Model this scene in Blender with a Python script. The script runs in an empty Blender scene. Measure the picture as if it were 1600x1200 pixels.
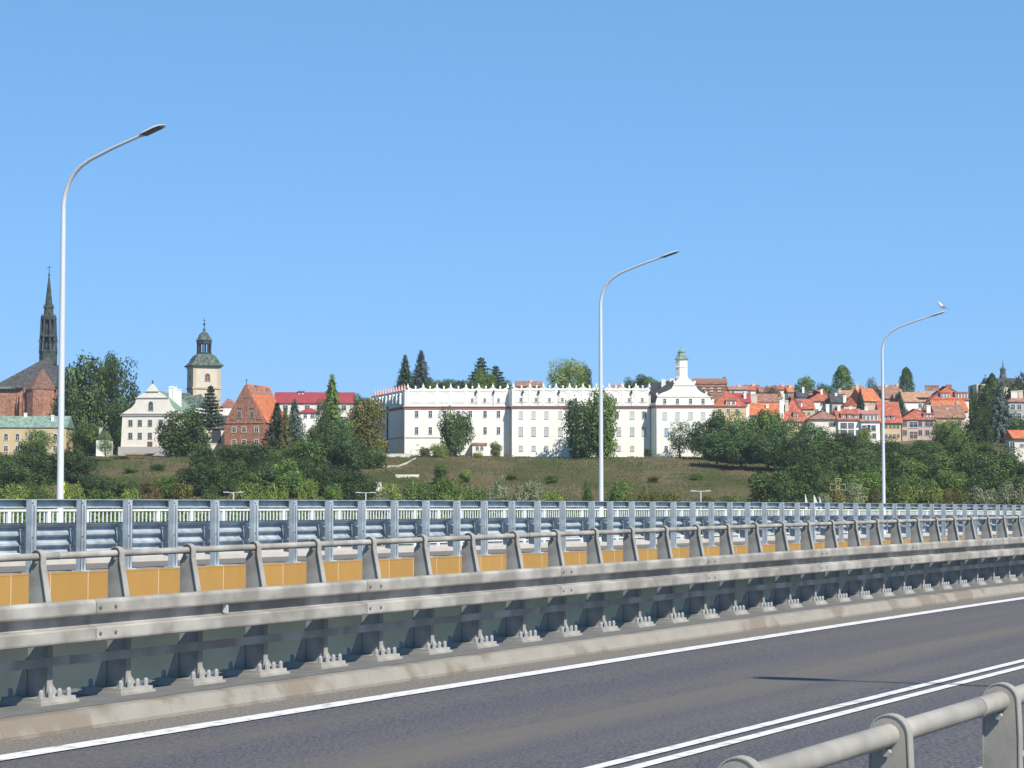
import bpy, bmesh, math, random
import numpy as np
from mathutils import Vector, noise
random.seed(7); RNG = np.random.default_rng(7)
PI = math.pi
S = bpy.context.scene; COL = S.collection
# ------------------------------------------------------------------ camera, sky, sun, exposure
F = 3300.0; EZ = 12.0                                   # focal length in photo pixels, eye height above the river plain
PITCH = math.atan(180 / F); TH = math.atan(1910 / F)    # pitch, angle between view axis and the bridges
SU, CU = math.sin(TH), math.cos(TH)
cam = bpy.data.cameras.new('camera'); co = bpy.data.objects.new('camera', cam); COL.objects.link(co)
cam.sensor_width = 36; cam.lens = F / 1600 * 36; cam.clip_start = .2; cam.clip_end = 20000
co.location = (0, 0, EZ); co.rotation_euler = (PI / 2 + PITCH, 0, 0); S.camera = co
SUN_EL = 45.0; LS, LN = .45, .893                       # light travel: along the bridge / across it
LX, LY = LS * SU - LN * CU, LS * CU + LN * SU
w = bpy.data.worlds.new('World'); S.world = w; w.use_nodes = True
nt = w.node_tree; bg = nt.nodes['Background']
sky = nt.nodes.new('ShaderNodeTexSky'); sky.sky_type = 'NISHITA'; sky.sun_disc = False
sky.sun_elevation = math.radians(SUN_EL); sky.sun_rotation = math.atan2(-LX, -LY) % (2 * PI)
sky.altitude = 3000; sky.air_density = 1.0; sky.dust_density = .0; sky.ozone_density = 6.0
mixs = nt.nodes.new('ShaderNodeMix'); mixs.data_type = 'RGBA'; mixs.inputs['Factor'].default_value = .6
# clear blue that deepens smoothly from the horizon to the zenith, blended into the sky model
tcw = nt.nodes.new('ShaderNodeTexCoord'); spw = nt.nodes.new('ShaderNodeSeparateXYZ'); nt.links.new(tcw.outputs['Generated'], spw.inputs[0])
rw = nt.nodes.new('ShaderNodeValToRGB'); nt.links.new(spw.outputs['Z'], rw.inputs[0])
rw.color_ramp.elements[0].position = .12; rw.color_ramp.elements[0].color = (.195, .485, .91, 1)
rw.color_ramp.elements[1].position = .85; rw.color_ramp.elements[1].color = (.06, .15, .29, 1)
sc10 = nt.nodes.new('ShaderNodeVectorMath'); sc10.operation = 'SCALE'; sc10.inputs['Scale'].default_value = 11.2
nt.links.new(rw.outputs[0], sc10.inputs[0]); nt.links.new(sc10.outputs[0], mixs.inputs['B'])
nt.links.new(sky.outputs[0], mixs.inputs['A']); nt.links.new(mixs.outputs['Result'], bg.inputs[0])
bg.inputs[1].default_value = .085
sl = bpy.data.lights.new('sun', 'SUN'); sl.energy = 5.0; sl.angle = math.radians(.53); sl.color = (1, .94, .84)
so = bpy.data.objects.new('sun', sl); COL.objects.link(so); so.location = (0, -20, 60)
el = math.radians(SUN_EL)
so.rotation_euler = Vector((LX * math.cos(el), LY * math.cos(el), -math.sin(el))).to_track_quat('-Z', 'Y').to_euler()
vs = S.view_settings; vs.view_transform = 'Standard'; vs.look = 'None'; vs.gamma = 1; vs.use_curve_mapping = False
vs.exposure = 0.38

# ------------------------------------------------------------------ materials
def mat(name, col, rough=.8, metal=0., var=.12, scale=3., bump=0., bscale=30., col2=None, objvar=0., trans=0., stretch=None, spec=.3, c2lo=.4, c2hi=.65):
    m = bpy.data.materials.new(name); m.use_nodes = True
    n = m.node_tree.nodes; l = m.node_tree.links; b = n['Principled BSDF']
    b.inputs['Roughness'].default_value = rough; b.inputs['Metallic'].default_value = metal
    b.inputs['Specular IOR Level'].default_value = spec
    tc = n.new('ShaderNodeTexCoord'); vec = tc.outputs['Object']
    if stretch:
        mp = n.new('ShaderNodeMapping'); mp.inputs['Scale'].default_value = stretch
        l.new(vec, mp.inputs[0]); vec = mp.outputs[0]
    no = n.new('ShaderNodeTexNoise'); no.inputs['Scale'].default_value = scale; no.inputs['Detail'].default_value = 6
    l.new(vec, no.inputs['Vector'])
    r = n.new('ShaderNodeValToRGB'); r.color_ramp.elements[0].position = c2lo if col2 else .3; r.color_ramp.elements[1].position = c2hi if col2 else .7
    c2 = col2 or col
    r.color_ramp.elements[0].color = (*[c * (1 - var) for c in col], 1)
    r.color_ramp.elements[1].color = (*[min(1, c * (1 + var)) for c in c2], 1)
    l.new(no.outputs[0], r.inputs[0]); out = r.outputs[0]
    if objvar:
        oi = n.new('ShaderNodeObjectInfo'); mr = n.new('ShaderNodeMapRange')
        mr.inputs['To Min'].default_value = 1 - objvar; mr.inputs['To Max'].default_value = 1 + objvar
        l.new(oi.outputs['Random'], mr.inputs['Value'])
        hs = n.new('ShaderNodeHueSaturation'); l.new(out, hs.inputs['Color']); l.new(mr.outputs[0], hs.inputs['Value']); out = hs.outputs[0]
    l.new(out, b.inputs['Base Color'])
    if bump:
        nb = n.new('ShaderNodeTexNoise'); nb.inputs['Scale'].default_value = bscale; nb.inputs['Detail'].default_value = 4
        l.new(vec, nb.inputs['Vector'])
        bp = n.new('ShaderNodeBump'); bp.inputs['Strength'].default_value = bump; bp.inputs['Distance'].default_value = .02
        l.new(nb.outputs[0], bp.inputs['Height']); l.new(bp.outputs[0], b.inputs['Normal'])
    if trans:
        t = n.new('ShaderNodeBsdfTranslucent'); l.new(out, t.inputs[0])
        mx = n.new('ShaderNodeMixShader'); mx.inputs[0].default_value = trans
        l.new(b.outputs[0], mx.inputs[1]); l.new(t.outputs[0], mx.inputs[2])
        l.new(mx.outputs[0], n['Material Output'].inputs[0])
    return m
M = {}
M['steel'] = mat('galvanised_steel_weathered', (.29, .275, .245), .6, .05, .17, 2.6, .05, 60, col2=(.36, .345, .315), objvar=.04)
M['zinc'] = mat('galvanised_steel_bluish', (.33, .39, .44), .5, .10, .08, 3, .03, 40, col2=(.43, .49, .545), objvar=.05)
M['whitepaint'] = mat('white_paint', (.64, .67, .69), .4, 0, .04, 5, objvar=.03)
M['pole'] = mat('lamp_pole_paint', (.60, .63, .66), .35, .1, .04, 2)
M['lampdark'] = mat('lamp_underside', (.12, .13, .14), .4, 0, .1, 8)
M['yellow'] = mat('ochre_cornice_board', (.43, .25, .075), .5, 0, .05, 4, objvar=.05, stretch=(1, 1, .3))
M['joint'] = mat('joint_sealant', (.62, .52, .38), .8)
M['concrete'] = mat('pale_concrete', (.42, .39, .35), .9, 0, .14, 2.5, .25, 40)
M['concreteL'] = mat('light_concrete', (.50, .47, .44), .9, 0, .1, 2, .2, 40)
M['capL'] = mat('worn_grey_concrete', (.26, .25, .235), .9, 0, .2, 1.5, .2, 30)
M['capsurf'] = mat('grey_deck_coating', (.15, .15, .145), .9, 0, .15, 5, .5, 60)
M['girder'] = mat('grey_green_girder', (.70, .71, .58), .6, 0, .1, 1, objvar=0)
M['cap_white'] = mat('bolt_cap_plastic', (.30, .31, .32), .4)
M['rust'] = mat('bolt_steel', (.2, .19, .18), .5, .5)
M['soot'] = mat('dark_rubber', (.02, .02, .02), .8)

def asphalt(name, base, dusty):
    m = bpy.data.materials.new(name); m.use_nodes = True
    n = m.node_tree.nodes; l = m.node_tree.links; b = n['Principled BSDF']
    b.inputs['Roughness'].default_value = .82; b.inputs['Specular IOR Level'].default_value = .35
    at = n.new('ShaderNodeAttribute'); at.attribute_name = 'tq'; at.attribute_type = 'GEOMETRY'
    sp = n.new('ShaderNodeSeparateXYZ'); l.new(at.outputs['Vector'], sp.inputs[0])
    # fine aggregate
    n1 = n.new('ShaderNodeTexNoise'); n1.inputs['Scale'].default_value = 34; n1.inputs['Detail'].default_value = 3; n1.inputs['Roughness'].default_value = .8
    l.new(at.outputs['Vector'], n1.inputs['Vector'])
    r1 = n.new('ShaderNodeValToRGB'); r1.color_ramp.elements[0].position = .36; r1.color_ramp.elements[1].position = .66
    r1.color_ramp.elements[0].color = (*[c * .42 for c in base], 1); r1.color_ramp.elements[1].color = (*[c * 1.9 for c in base], 1)
    l.new(n1.outputs[0], r1.inputs[0])
    # long wear streaks along the lane
    mp = n.new('ShaderNodeMapping'); mp.inputs['Scale'].default_value = (.05, 1.1, 1); l.new(at.outputs['Vector'], mp.inputs[0])
    n2 = n.new('ShaderNodeTexNoise'); n2.inputs['Scale'].default_value = 1.3; n2.inputs['Detail'].default_value = 5; l.new(mp.outputs[0], n2.inputs['Vector'])
    mx = n.new('ShaderNodeMix'); mx.data_type = 'RGBA'; mx.blend_type = 'MIX'
    r2 = n.new('ShaderNodeMapRange'); r2.inputs['From Min'].default_value = .42; r2.inputs['From Max'].default_value = .68; r2.inputs['To Max'].default_value = .5
    l.new(n2.outputs[0], r2.inputs[0])
    # dusty streak between the wheel tracks, broken up by the same noise
    s1 = n.new('ShaderNodeMath'); s1.operation = 'SUBTRACT'; s1.inputs[1].default_value = 8.05; l.new(sp.outputs['Y'], s1.inputs[0])
    s2 = n.new('ShaderNodeMath'); s2.operation = 'ABSOLUTE'; l.new(s1.outputs[0], s2.inputs[0])
    s3 = n.new('ShaderNodeMapRange'); s3.interpolation_type = 'SMOOTHSTEP'; s3.inputs['From Min'].default_value = .75; s3.inputs['From Max'].default_value = .1; s3.inputs['To Max'].default_value = .75; l.new(s2.outputs[0], s3.inputs[0])
    s4 = n.new('ShaderNodeMath'); s4.operation = 'MULTIPLY'; l.new(s3.outputs[0], s4.inputs[0]); l.new(n2.outputs[0], s4.inputs[1])
    s5 = n.new('ShaderNodeMath'); s5.operation = 'ADD'; s5.use_clamp = True; l.new(s4.outputs[0], s5.inputs[0]); l.new(r2.outputs[0], s5.inputs[1])
    l.new(s5.outputs[0], mx.inputs['Factor'])
    l.new(r1.outputs[0], mx.inputs['A']); mx.inputs['B'].default_value = (*dusty, 1)
    # small light specks
    vo = n.new('ShaderNodeTexVoronoi'); vo.inputs['Scale'].default_value = 16; l.new(at.outputs['Vector'], vo.inputs['Vector'])
    lt = n.new('ShaderNodeMath'); lt.operation = 'LESS_THAN'; lt.inputs[1].default_value = .07; l.new(vo.outputs['Distance'], lt.inputs[0])
    sc_ = n.new('ShaderNodeMath'); sc_.operation = 'MULTIPLY'; sc_.inputs[1].default_value = .35; l.new(lt.outputs[0], sc_.inputs[0])
    m2 = n.new('ShaderNodeMix'); m2.data_type = 'RGBA'; l.new(sc_.outputs[0], m2.inputs['Factor']); l.new(mx.outputs['Result'], m2.inputs['A']); m2.inputs['B'].default_value = (.35, .33, .31, 1)
    l.new(m2.outputs['Result'], b.inputs['Base Color'])
    bp = n.new('ShaderNodeBump'); bp.inputs['Strength'].default_value = .5; bp.inputs['Distance'].default_value = .01
    l.new(n1.outputs[0], bp.inputs['Height']); l.new(bp.outputs[0], b.inputs['Normal'])
    return m
M['asphalt'] = asphalt('asphalt', (.080, .078, .090), (.145, .128, .108))
M['gutter'] = asphalt('dusty_gutter', (.150, .137, .122), (.185, .168, .146))
M['paint'] = mat('road_paint', (.40, .39, .38), .7, 0, .06, 9, .3, 60, col2=(.64, .64, .65), c2lo=.30, c2hi=.46)
def kerbmat():
    m = mat('kerb_stone_stained', (.27, .255, .225), .9, 0, .1, 3, .3, 50)
    n = m.node_tree.nodes; l = m.node_tree.links; b = n['Principled BSDF']
    src = b.inputs['Base Color'].links[0].from_socket
    ad = n.new('ShaderNodeNewGeometry')
    no = n.new('ShaderNodeTexNoise'); no.inputs['Scale'].default_value = 1.6; no.inputs['Detail'].default_value = 4; l.new(ad.outputs['Position'], no.inputs['Vector'])
    mr = n.new('ShaderNodeMapRange'); mr.inputs['From Min'].default_value = .52; mr.inputs['From Max'].default_value = .6; mr.inputs['To Max'].default_value = .75
    l.new(no.outputs[0], mr.inputs[0])
    mx = n.new('ShaderNodeMix'); mx.data_type = 'RGBA'; l.new(mr.outputs[0], mx.inputs['Factor']); l.new(src, mx.inputs['A']); mx.inputs['B'].default_value = (.185, .15, .118, 1)
    l.new(mx.outputs['Result'], b.inputs['Base Color']); return m
M['kerb'] = kerbmat()

# foliage
def leaf(name, a, b_, t=.25, ov=.3):
    return mat(name, a, .6, 0, .22, .55, col2=b_, objvar=ov, trans=t, spec=.25)
M['leaf_dark'] = leaf('leaf_dark', (.048, .092, .028), (.100, .155, .040))
M['leaf_mid'] = leaf('leaf_mid', (.090, .165, .036), (.160, .235, .050))
M['leaf_light'] = leaf('leaf_light', (.160, .230, .045), (.250, .300, .070))
M['leaf_silver'] = leaf('leaf_silver', (.180, .215, .105), (.300, .330, .190))
M['leaf_olive'] = leaf('leaf_olive', (.110, .118, .028), (.170, .155, .045))
M['leaf_brown'] = leaf('leaf_brown', (.165, .105, .040), (.165, .150, .055))
M['leaf_spruce'] = leaf('needles_dark', (.032, .066, .034), (.060, .100, .048), .1)
M['leaf_blue'] = leaf('needles_blue', (.062, .102, .085), (.110, .150, .130), .1)
M['leaf_locust'] = leaf('leaf_locust', (.070, .138, .046), (.125, .205, .068))
M['bark'] = mat('bark', (.10, .075, .05), .95, 0, .3, 4, .6, 12)

# ------------------------------------------------------------------ mesh helpers
class MB:
    def __init__(s): s.v = []; s.f = []; s.mi = []; s.smooth = False
    def add(s, vs_, fs, mi=0):
        o = len(s.v); s.v += [tuple(p) for p in vs_]; s.f += [tuple(i + o for i in q) for q in fs]; s.mi += [mi] * len(fs); return s
    def box(s, x0, x1, y0, y1, z0, z1, mi=0):
        return s.add([(x0, y0, z0), (x1, y0, z0), (x1, y1, z0), (x0, y1, z0), (x0, y0, z1), (x1, y0, z1), (x1, y1, z1), (x0, y1, z1)],
                     [(0, 3, 2, 1), (4, 5, 6, 7), (0, 1, 5, 4), (1, 2, 6, 5), (2, 3, 7, 6), (3, 0, 4, 7)], mi)
    def prism_x(s, prof, x0, x1, mi=0):      # profile (y,z) counter-clockwise seen from +x
        n = len(prof)
        return s.add([(x0, y, z) for y, z in prof] + [(x1, y, z) for y, z in prof],
                     [tuple(range(n))[::-1], tuple(range(n, 2 * n))] + [(i, (i + 1) % n, n + (i + 1) % n, n + i) for i in range(n)], mi)
    def prism_y(s, prof, y0, y1, mi=0):      # profile (x,z)
        n = len(prof)
        return s.add([(x, y0, z) for x, z in prof] + [(x, y1, z) for x, z in prof],
                     [tuple(range(n)), tuple(range(n, 2 * n))[::-1]] + [((i + 1) % n, i, n + i, n + (i + 1) % n) for i in range(n)], mi)
    def prism_z(s, prof, z0, z1, mi=0):      # plan (x,y) counter-clockwise
        n = len(prof)
        return s.add([(x, y, z0) for x, y in prof] + [(x, y, z1) for x, y in prof],
                     [tuple(range(n))[::-1], tuple(range(n, 2 * n))] + [(i, (i + 1) % n, n + (i + 1) % n, n + i) for i in range(n)], mi)
    def lathe(s, prof, n=12, cx=0, cy=0, mi=0, ph=0):   # prof (r,z) bottom to top
        vs_ = []; fs = []
        for r, z in prof:
            for k in range(n): a = 2 * PI * k / n + ph; vs_.append((cx + r * math.cos(a), cy + r * math.sin(a), z))
        for i in range(len(prof) - 1):
            for k in range(n): fs.append((i * n + k, i * n + (k + 1) % n, (i + 1) * n + (k + 1) % n, (i + 1) * n + k))
        fs.append(tuple(range(n))[::-1]); fs.append(tuple(range((len(prof) - 1) * n, len(prof) * n)))
        return s.add(vs_, fs, mi)
    def tube(s, pts, rad, n=8, mi=0):
        pts = [Vector(p) for p in pts]; rad = rad if isinstance(rad, (list, tuple)) else [rad] * len(pts)
        vs_ = []; fs = []
        for i, p in enumerate(pts):
            d = (pts[min(i + 1, len(pts) - 1)] - pts[max(i - 1, 0)]).normalized()
            up = Vector((0, 0, 1)) if abs(d.z) < .95 else Vector((0, 1, 0))
            a = d.cross(up).normalized(); b = a.cross(d).normalized()
            for k in range(n):
                t = 2 * PI * k / n; vs_.append(p + (a * math.cos(t) + b * math.sin(t)) * rad[i])
        for i in range(len(pts) - 1):
            for k in range(n): fs.append((i * n + k, (i + 1) * n + k, (i + 1) * n + (k + 1) % n, i * n + (k + 1) % n))
        fs.append(tuple(range(n))); fs.append(tuple(range((len(pts) - 1) * n, len(pts) * n))[::-1])
        return s.add(vs_, fs, mi)
    def mesh(s, name, mats, smooth=False, fix=True):
        me = bpy.data.meshes.new(name); me.from_pydata(s.v, [], s.f)
        for m in (mats if isinstance(mats, list) else [mats]): me.materials.append(m)
        if any(s.mi): me.polygons.foreach_set('material_index', s.mi)
        if fix:
            bm = bmesh.new(); bm.from_mesh(me); bmesh.ops.recalc_face_normals(bm, faces=bm.faces); bm.to_mesh(me); bm.free()
        if smooth:
            me.polygons.foreach_set('use_smooth', [True] * len(me.polygons))
            try: me.set_sharp_from_angle(angle=math.radians(40))
            except Exception: pass
        me.update(); return me
def tag(o, label=None, cat=None, group=None, kind=None):
    if label: o['label'] = label
    if cat: o['category'] = cat
    if group: o['group'] = group
    if kind: o['kind'] = kind
    return o
def obj(name, me, parent=None, loc=(0, 0, 0), rot=(0, 0, 0), scl=None):
    o = bpy.data.objects.new(name, me); COL.objects.link(o); o.parent = parent
    o.location = loc; o.rotation_euler = rot
    if scl: o.scale = scl
    return o
def empty(name, loc, rot=(0, 0, 0), **kw):
    o = bpy.data.objects.new(name, None); COL.objects.link(o); o.location = loc; o.rotation_euler = rot; o.empty_display_size = .3
    return tag(o, **kw)
# ------------------------------------------------------------------ coordinates
A1, A2 = .0110, .000125
def g(t): return A1 * t - A2 * t * t                   # crest of the bridges
def gp(t): return A1 - 2 * A2 * t
def gF(t): return .2075 - .0015 * (t - 27.4) - .00004 * (t - 27.4) ** 2       # the far bridge has its own, flatter profile
def gpF(t): return -.0015 - .00008 * (t - 27.4)
def B(t, q, h): return Vector((t * SU - q * CU, t * CU + q * SU, EZ + h + (gF(t) if q > 20 else g(t))))
PHI = math.atan2(CU, SU)                               # local x along the bridge, local y away from the viewer
def t_at(px, q):                                       # station where the vertical line at photo column px meets line q
    C = q / CU; d = F * C / (2710 - px); return (d - q * SU) / CU
def PX(x, y, Y):
    xc = (x - 800) / F; yc = (600 - y) / F
    k = Y / (math.cos(PITCH) - yc * math.sin(PITCH))
    return xc * k, EZ + (math.sin(PITCH) + yc * math.cos(PITCH)) * k
def sweep(name, strips, t0, t1, step, mats, parent=None, closed=False, attr=True):
    """strips: polyline (q,h) swept along the bridge; one object"""
    n = max(1, int(round((t1 - t0) / step))); v = []; f = []; tq = []
    m = len(strips)
    for i in range(n + 1):
        t = t0 + (t1 - t0) * i / n
        for q, h in strips: v.append(B(t, q, h)); tq.append((t, q, h))
    for i in range(n):
        for k in range(m if closed else m - 1):
            a = i * m + k; b = i * m + (k + 1) % m
            f.append((a, b, b + m, a + m))
    if closed: f.append(tuple(range(m))); f.append(tuple(range(n * m, n * m + m))[::-1])
    me = bpy.data.meshes.new(name); me.from_pydata(v, [], f); me.materials.append(mats)
    bm = bmesh.new(); bm.from_mesh(me); bmesh.ops.recalc_face_normals(bm, faces=bm.faces); bm.to_mesh(me); bm.free()
    if not closed and me.polygons[0].normal.z < 0: me.flip_normals()
    at = me.attributes.new('tq', 'FLOAT_VECTOR', 'POINT')
    at.data.foreach_set('vector', [c for p in tq for c in p])
    return obj(name, me, parent)

# ------------------------------------------------------------------ ground
def sm(a, b, x): x = min(1, max(0, (x - a) / (b - a))); return x * x * (3 - 2 * x)
KY = [-1e5, 60, 80, 330, 350, 430, 480, 585, 640, 700, 800, 1000, 1e5]
KZ = [4, 4, -2, -2, 3.5, 5, 10.5, 23.6, 25.5, 31, 38, 42, 42]
def T(X, Y):
    z = float(np.interp(Y, KY, KZ))
    z += 5 * sm(60, 130, X) * sm(560, 640, Y)
    if 340 < Y < 760:
        z += .7 * noise.noise((X * .03, Y * .05, 0)) + .3 * noise.noise((X * .15, Y * .15, 3))
    return z
def ground():
    xs = sorted(set([-2500, -1600, -900, -500] + list(np.arange(-300, 301, 4)) + [500, 900, 1600, 2500]))
    ys = sorted(set([-800, -300, -60, 40, 60, 66, 72, 80, 200, 330, 338, 344, 350, 370, 390, 410] + list(np.arange(420, 700, 3)) + list(np.arange(700, 1001, 20)) + [1400, 2500, 4000]))
    v = [(x, y, T(x, y)) for y in ys for x in xs]; nx = len(xs)
    f = [(j * nx + i, j * nx + i + 1, (j + 1) * nx + i + 1, (j + 1) * nx + i) for j in range(len(ys) - 1) for i in range(nx - 1)]
    me = bpy.data.meshes.new('ground'); me.from_pydata([(float(a), float(b), float(c)) for a, b, c in v], [], f)
    me.polygons.foreach_set('use_smooth', [True] * len(f))
    m = mat('hillside_weeds', (.096, .112, .036), .95, 0, .3, .06, 1.0, 1.2, col2=(.110, .088, .052), stretch=(1, .55, 1), spec=.1, c2lo=.42, c2hi=.6)
    me.materials.append(m); tag(obj('ground', me), kind='structure')
ground()
rv = MB().add([(-2450, 68, 0), (2450, 68, 0), (2450, 345, 0), (-2450, 345, 0)], [(0, 1, 2, 3)]).mesh('river', mat('river_water', (.05, .07, .06), .12, 0, .1, .2, .3, .8, spec=.5))
tag(obj('river', rv), kind='structure')

# ------------------------------------------------------------------ near bridge
HB = -1.80                                             # top of the deck cap under the front barrier
def HR(q):                                             # road height
    if q > 5: return -1.84 - .0176 * (q - 5)
    return -1.84 - .05 * (5 - q) * .8
rq = [1.95, 2.6, 4, 5, 6.5, 8, 9.5, 11.36]
T0, T1 = -25, 170
road = sweep('road', [(q, HR(q)) for q in rq[:-1]] + [(10.8, HR(10.8))], T0, T1, 2, M['asphalt']); tag(road, kind='structure')
gut = sweep('gutter', [(10.78, HR(10.78) + .004), (11.40, HR(11.4) + .006)], T0, T1, 2, M['gutter']); tag(gut, kind='structure')
for q, wd in ((10.66, .25), (6.235, .115), (6.475, .115)):
    s_ = sweep('road_marking', [(q - wd / 2, HR(q - wd / 2) + .009), (q + wd / 2, HR(q + wd / 2) + .009)], T0, T1, 2, M['paint']); tag(s_, kind='structure')
nb = empty('road_bridge', B(0, 0, -3), label='near road bridge deck with grey kerb and walkway under the front guard rail', cat='bridge')
def child_sweep(name, prof, t0, t1, step, m, par, closed=True):
    o = sweep(name, prof, t0, t1, step, m, par, closed)
    o.location = -par.location; return o
child_sweep('deck_slab', [(1.75, -2.16), (11.3, -2.16), (11.6, -1.95), (11.62, HB - .002), (12.95, HB - .03), (12.95, HB - .55), (9, -2.9), (0, -2.9), (-4.4, -2.3), (-4.4, -1.9), (1.75, -1.9)], T0, T1, 3, M['concrete'], nb)
child_sweep('deck_coating', [(11.6, HB + .003), (12.9, HB - .022)], T0, T1, 2, M['capsurf'], nb, closed=False)
child_sweep('walkway_slab', [(-4.3, -1.893), (1.7, -1.893)], T0, T1, 3, M['capsurf'], nb, closed=False)
child_sweep('near_kerb', [(1.7, -1.98), (1.95, -1.98), (1.95, -1.86), (1.92, -1.84), (1.7, -1.84)], T0, T1, 3, M['kerb'], nb)
# kerb stones, one metre each
kp = [(0, -.18), (.235, -.18), (.235, .03), (.085, .03), (.058, .022), (.0, -.09)]
kme = MB().prism_x([(y, z) for y, z in kp], .0012, .9988).mesh('kerb_stone', M['kerb'])
for i in range(2, 110):
    t = i + .0
    obj('kerb_stone', kme, nb, B(t, 11.385, HB - .03) - nb.location, (0, -gp(t + .5), PHI))

def barrier(name, label, q, base, sgn, t_posts, t0, t1, beams=True, slanted=True):
    """sgn=-1: traffic side towards the viewer (-n)."""
    root = empty(name, B(t_posts[0], q, base), label=label, cat='guard rail')
    L0 = root.location.copy(); s = sgn
    def P(p, z): return (s * p, z)                   # p towards traffic
    # post: web plate + flange strap that wraps over the pipe
    arc = [(.052 * math.cos(x_), 1.2 + .052 * math.sin(x_)) for x_ in np.linspace(.0, PI, 13)]
    if slanted:
        web = [(-.09, .03), (.135, .03), (.135, .5), (.125, .78), (.052, 1.13)] + arc + [(-.058, 1.15), (-.09, 1.10)]
        fl = [(.135, .03), (.135, .5), (.125, .78), (.052, 1.13)] + arc[:11]
    else:
        web = [(-.056, .03), (.135, .03), (.135, .5), (.1, .78), (.056, .9)] + arc + [(-.056, 1.1)]
        fl = [(.135, .03), (.135, .5), (.1, .78), (.056, .9)] + arc + [(-.056, 1.1), (-.056, .03)]
    m = MB(); m.prism_x([P(*w_) for w_ in web], -.004, .004)
    def strap(m_, pts, th, x0, x1):
        ns = []
        for i in range(len(pts)):
            d = Vector((pts[min(i + 1, len(pts) - 1)][0] - pts[max(i - 1, 0)][0], pts[min(i + 1, len(pts) - 1)][1] - pts[max(i - 1, 0)][1])).normalized(); ns.append((d.y * th, -d.x * th))
        for i in range(len(pts) - 1):
            a, b = pts[i], pts[i + 1]
            m_.prism_x([P(*a), P(*b), P(b[0] + ns[i + 1][0], b[1] + ns[i + 1][1]), P(a[0] + ns[i][0], a[1] + ns[i][1])], x0, x1)
    if slanted: strap(m, fl, .007, -.022, .04)
    else: strap(m, fl, .004, -.007, .03)
    post_me = m.mesh('post', M['steel'])
    bp = MB(); bp.box(-.17, .25, min(s * -.23, s * .21), max(s * -.23, s * .21), .018, .05)
    bp.box(-.19, .27, min(s * -.25, s * .23), max(s * -.25, s * .23), -.02, .018)
    bp.prism_x([P(.145, .05), P(.195, .05), P(.145, .13)], -.006, .006)
    bp.add([(.052, s * .12, .05), (.15, s * .12, .05), (.052, s * .12, .16), (.052, s * .127, .05), (.15, s * .127, .05), (.052, s * .127, .16)], [(0, 1, 2), (3, 5, 4), (0, 3, 4, 1), (1, 4, 5, 2), (2, 5, 3, 0)])
    base_me = bp.mesh('base_plate', M['steel'])
    gus = MB().prism_x([P(-.092, .05), P(-.092, .37), P(-.22, .05)], -.02, .02).mesh('gusset', M['steel'])
    cap_me = MB().lathe([(.021, .05), (.021, .095), (.017, .112), (.006, .12)], 8).mesh('bolt_cap', M['cap_white'], True)
    spc = MB(); spc.box(-.035, .035, min(s * .14, s * .245), max(s * .14, s * .335), .52, .60); spc.box(-.035, .035, min(s * .14, s * .23), max(s * .14, s * .335), .72, .80)
    spc_me = spc.mesh('spacer', M['steel'])
    blt = MB().tube([(-.012, s * .0, 1.155), (-.03, s * .0, 1.155)], .012, 6).mesh('bolt', M['cap_white'])
    for t in t_posts:
        Lc = B(t, q, base) - L0; r = (0, 0, PHI)
        p = obj('post', post_me, root, Lc, r)
        obj('base_plate', base_me, p); obj('gusset', gus, p); obj('bolt', blt, p)
        if beams: obj('spacer', spc_me, p)
        for (x, y) in ((-.13, .175), (-.02, .175), (.09, .175), (.20, .175), (-.10, -.19)): obj('bolt_cap', cap_me, p, (x, s * y, 0))
    # pipe in 4 m lengths, beam in 4 m lengths
    L = 4.0; i0 = math.floor(t0 / L); offs = t_at(92, 12.2) % L if slanted else (t_at(1522, q) - .0) % L
    pipe = MB().tube([(.002, 0, 0), (L - .002, 0, 0)], .0305, 14).tube([(.0, 0, 0), (.012, 0, 0)], .032, 14).mesh('handrail_pipe', M['steel'], True)
    # closed twin-hump beam (y towards traffic positive)
    h = [(.0, .0), (.125, .0), (.144, .010), (.150, .024), (.150, .106), (.142, .120), (.030, .130), (.022, .138),
         (.022, .208), (.030, .216), (.142, .226), (.150, .240), (.150, .318), (.142, .332), (.115, .345), (0, .345)]
    h = [(a * .68, b) for a, b in h]
    bm_ = MB().prism_x([(s * a, b) for a, b in h], .0015, L - .0015)
    beam_me = bm_.mesh('guard_beam', M['steel'])
    bolt_me = MB().tube([(0, s * .100, 0), (0, s * .114, 0)], [.018, .012], 8).mesh('bolt', M['rust'])
    seam_me = MB().box(-.003, .003, min(s * .098, s * .1035), max(s * .098, s * .1035), .024, .108).mesh('seam', M['rust'])
    low = MB().box(.0, L, min(s * .142, s * .150), max(s * .142, s * .150), .30, .375).mesh('lower_rail', M['steel'])
    for i in range(i0, int(t1 / L) + 1):
        t = i * L + offs; r = (0, -gp(t + L / 2), PHI)
        obj('handrail_pipe', pipe, root, B(t, q, base + 1.2) - L0, r)
        if beams:
            o = obj('guard_beam', beam_me, root, B(t, q + s * .33, base + .50) - L0, r); obj('seam', seam_me, o); obj('seam', seam_me, o, (0, 0, .214))
            for bx in (.05, .24):
                for bz in (.065, .28): obj('bolt', bolt_me, o, (bx, 0, bz))
            obj('lower_rail', low, root, B(t, q, base) - L0, r)
    return root
# front barrier: posts where the photograph has them, one metre apart
posts = [t_at(59 + 2, 12.2) + .985 * k for k in range(-2, 58)]
# traffic side faces the viewer: local y (away) negative
barrier('guard_rail', 'weathered steel guard rail with round handrail along the far side of the near carriageway', 12.2, HB, -1, posts, 4, 72)
q2 = 2.0
barrier('guard_rail', 'round steel handrail on broad posts nearest the camera in the bottom right corner', q2, -1.893, 1, [t_at(1385, q2) + k for k in range(-4, 9)], -4, 12, slanted=False)

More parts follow.
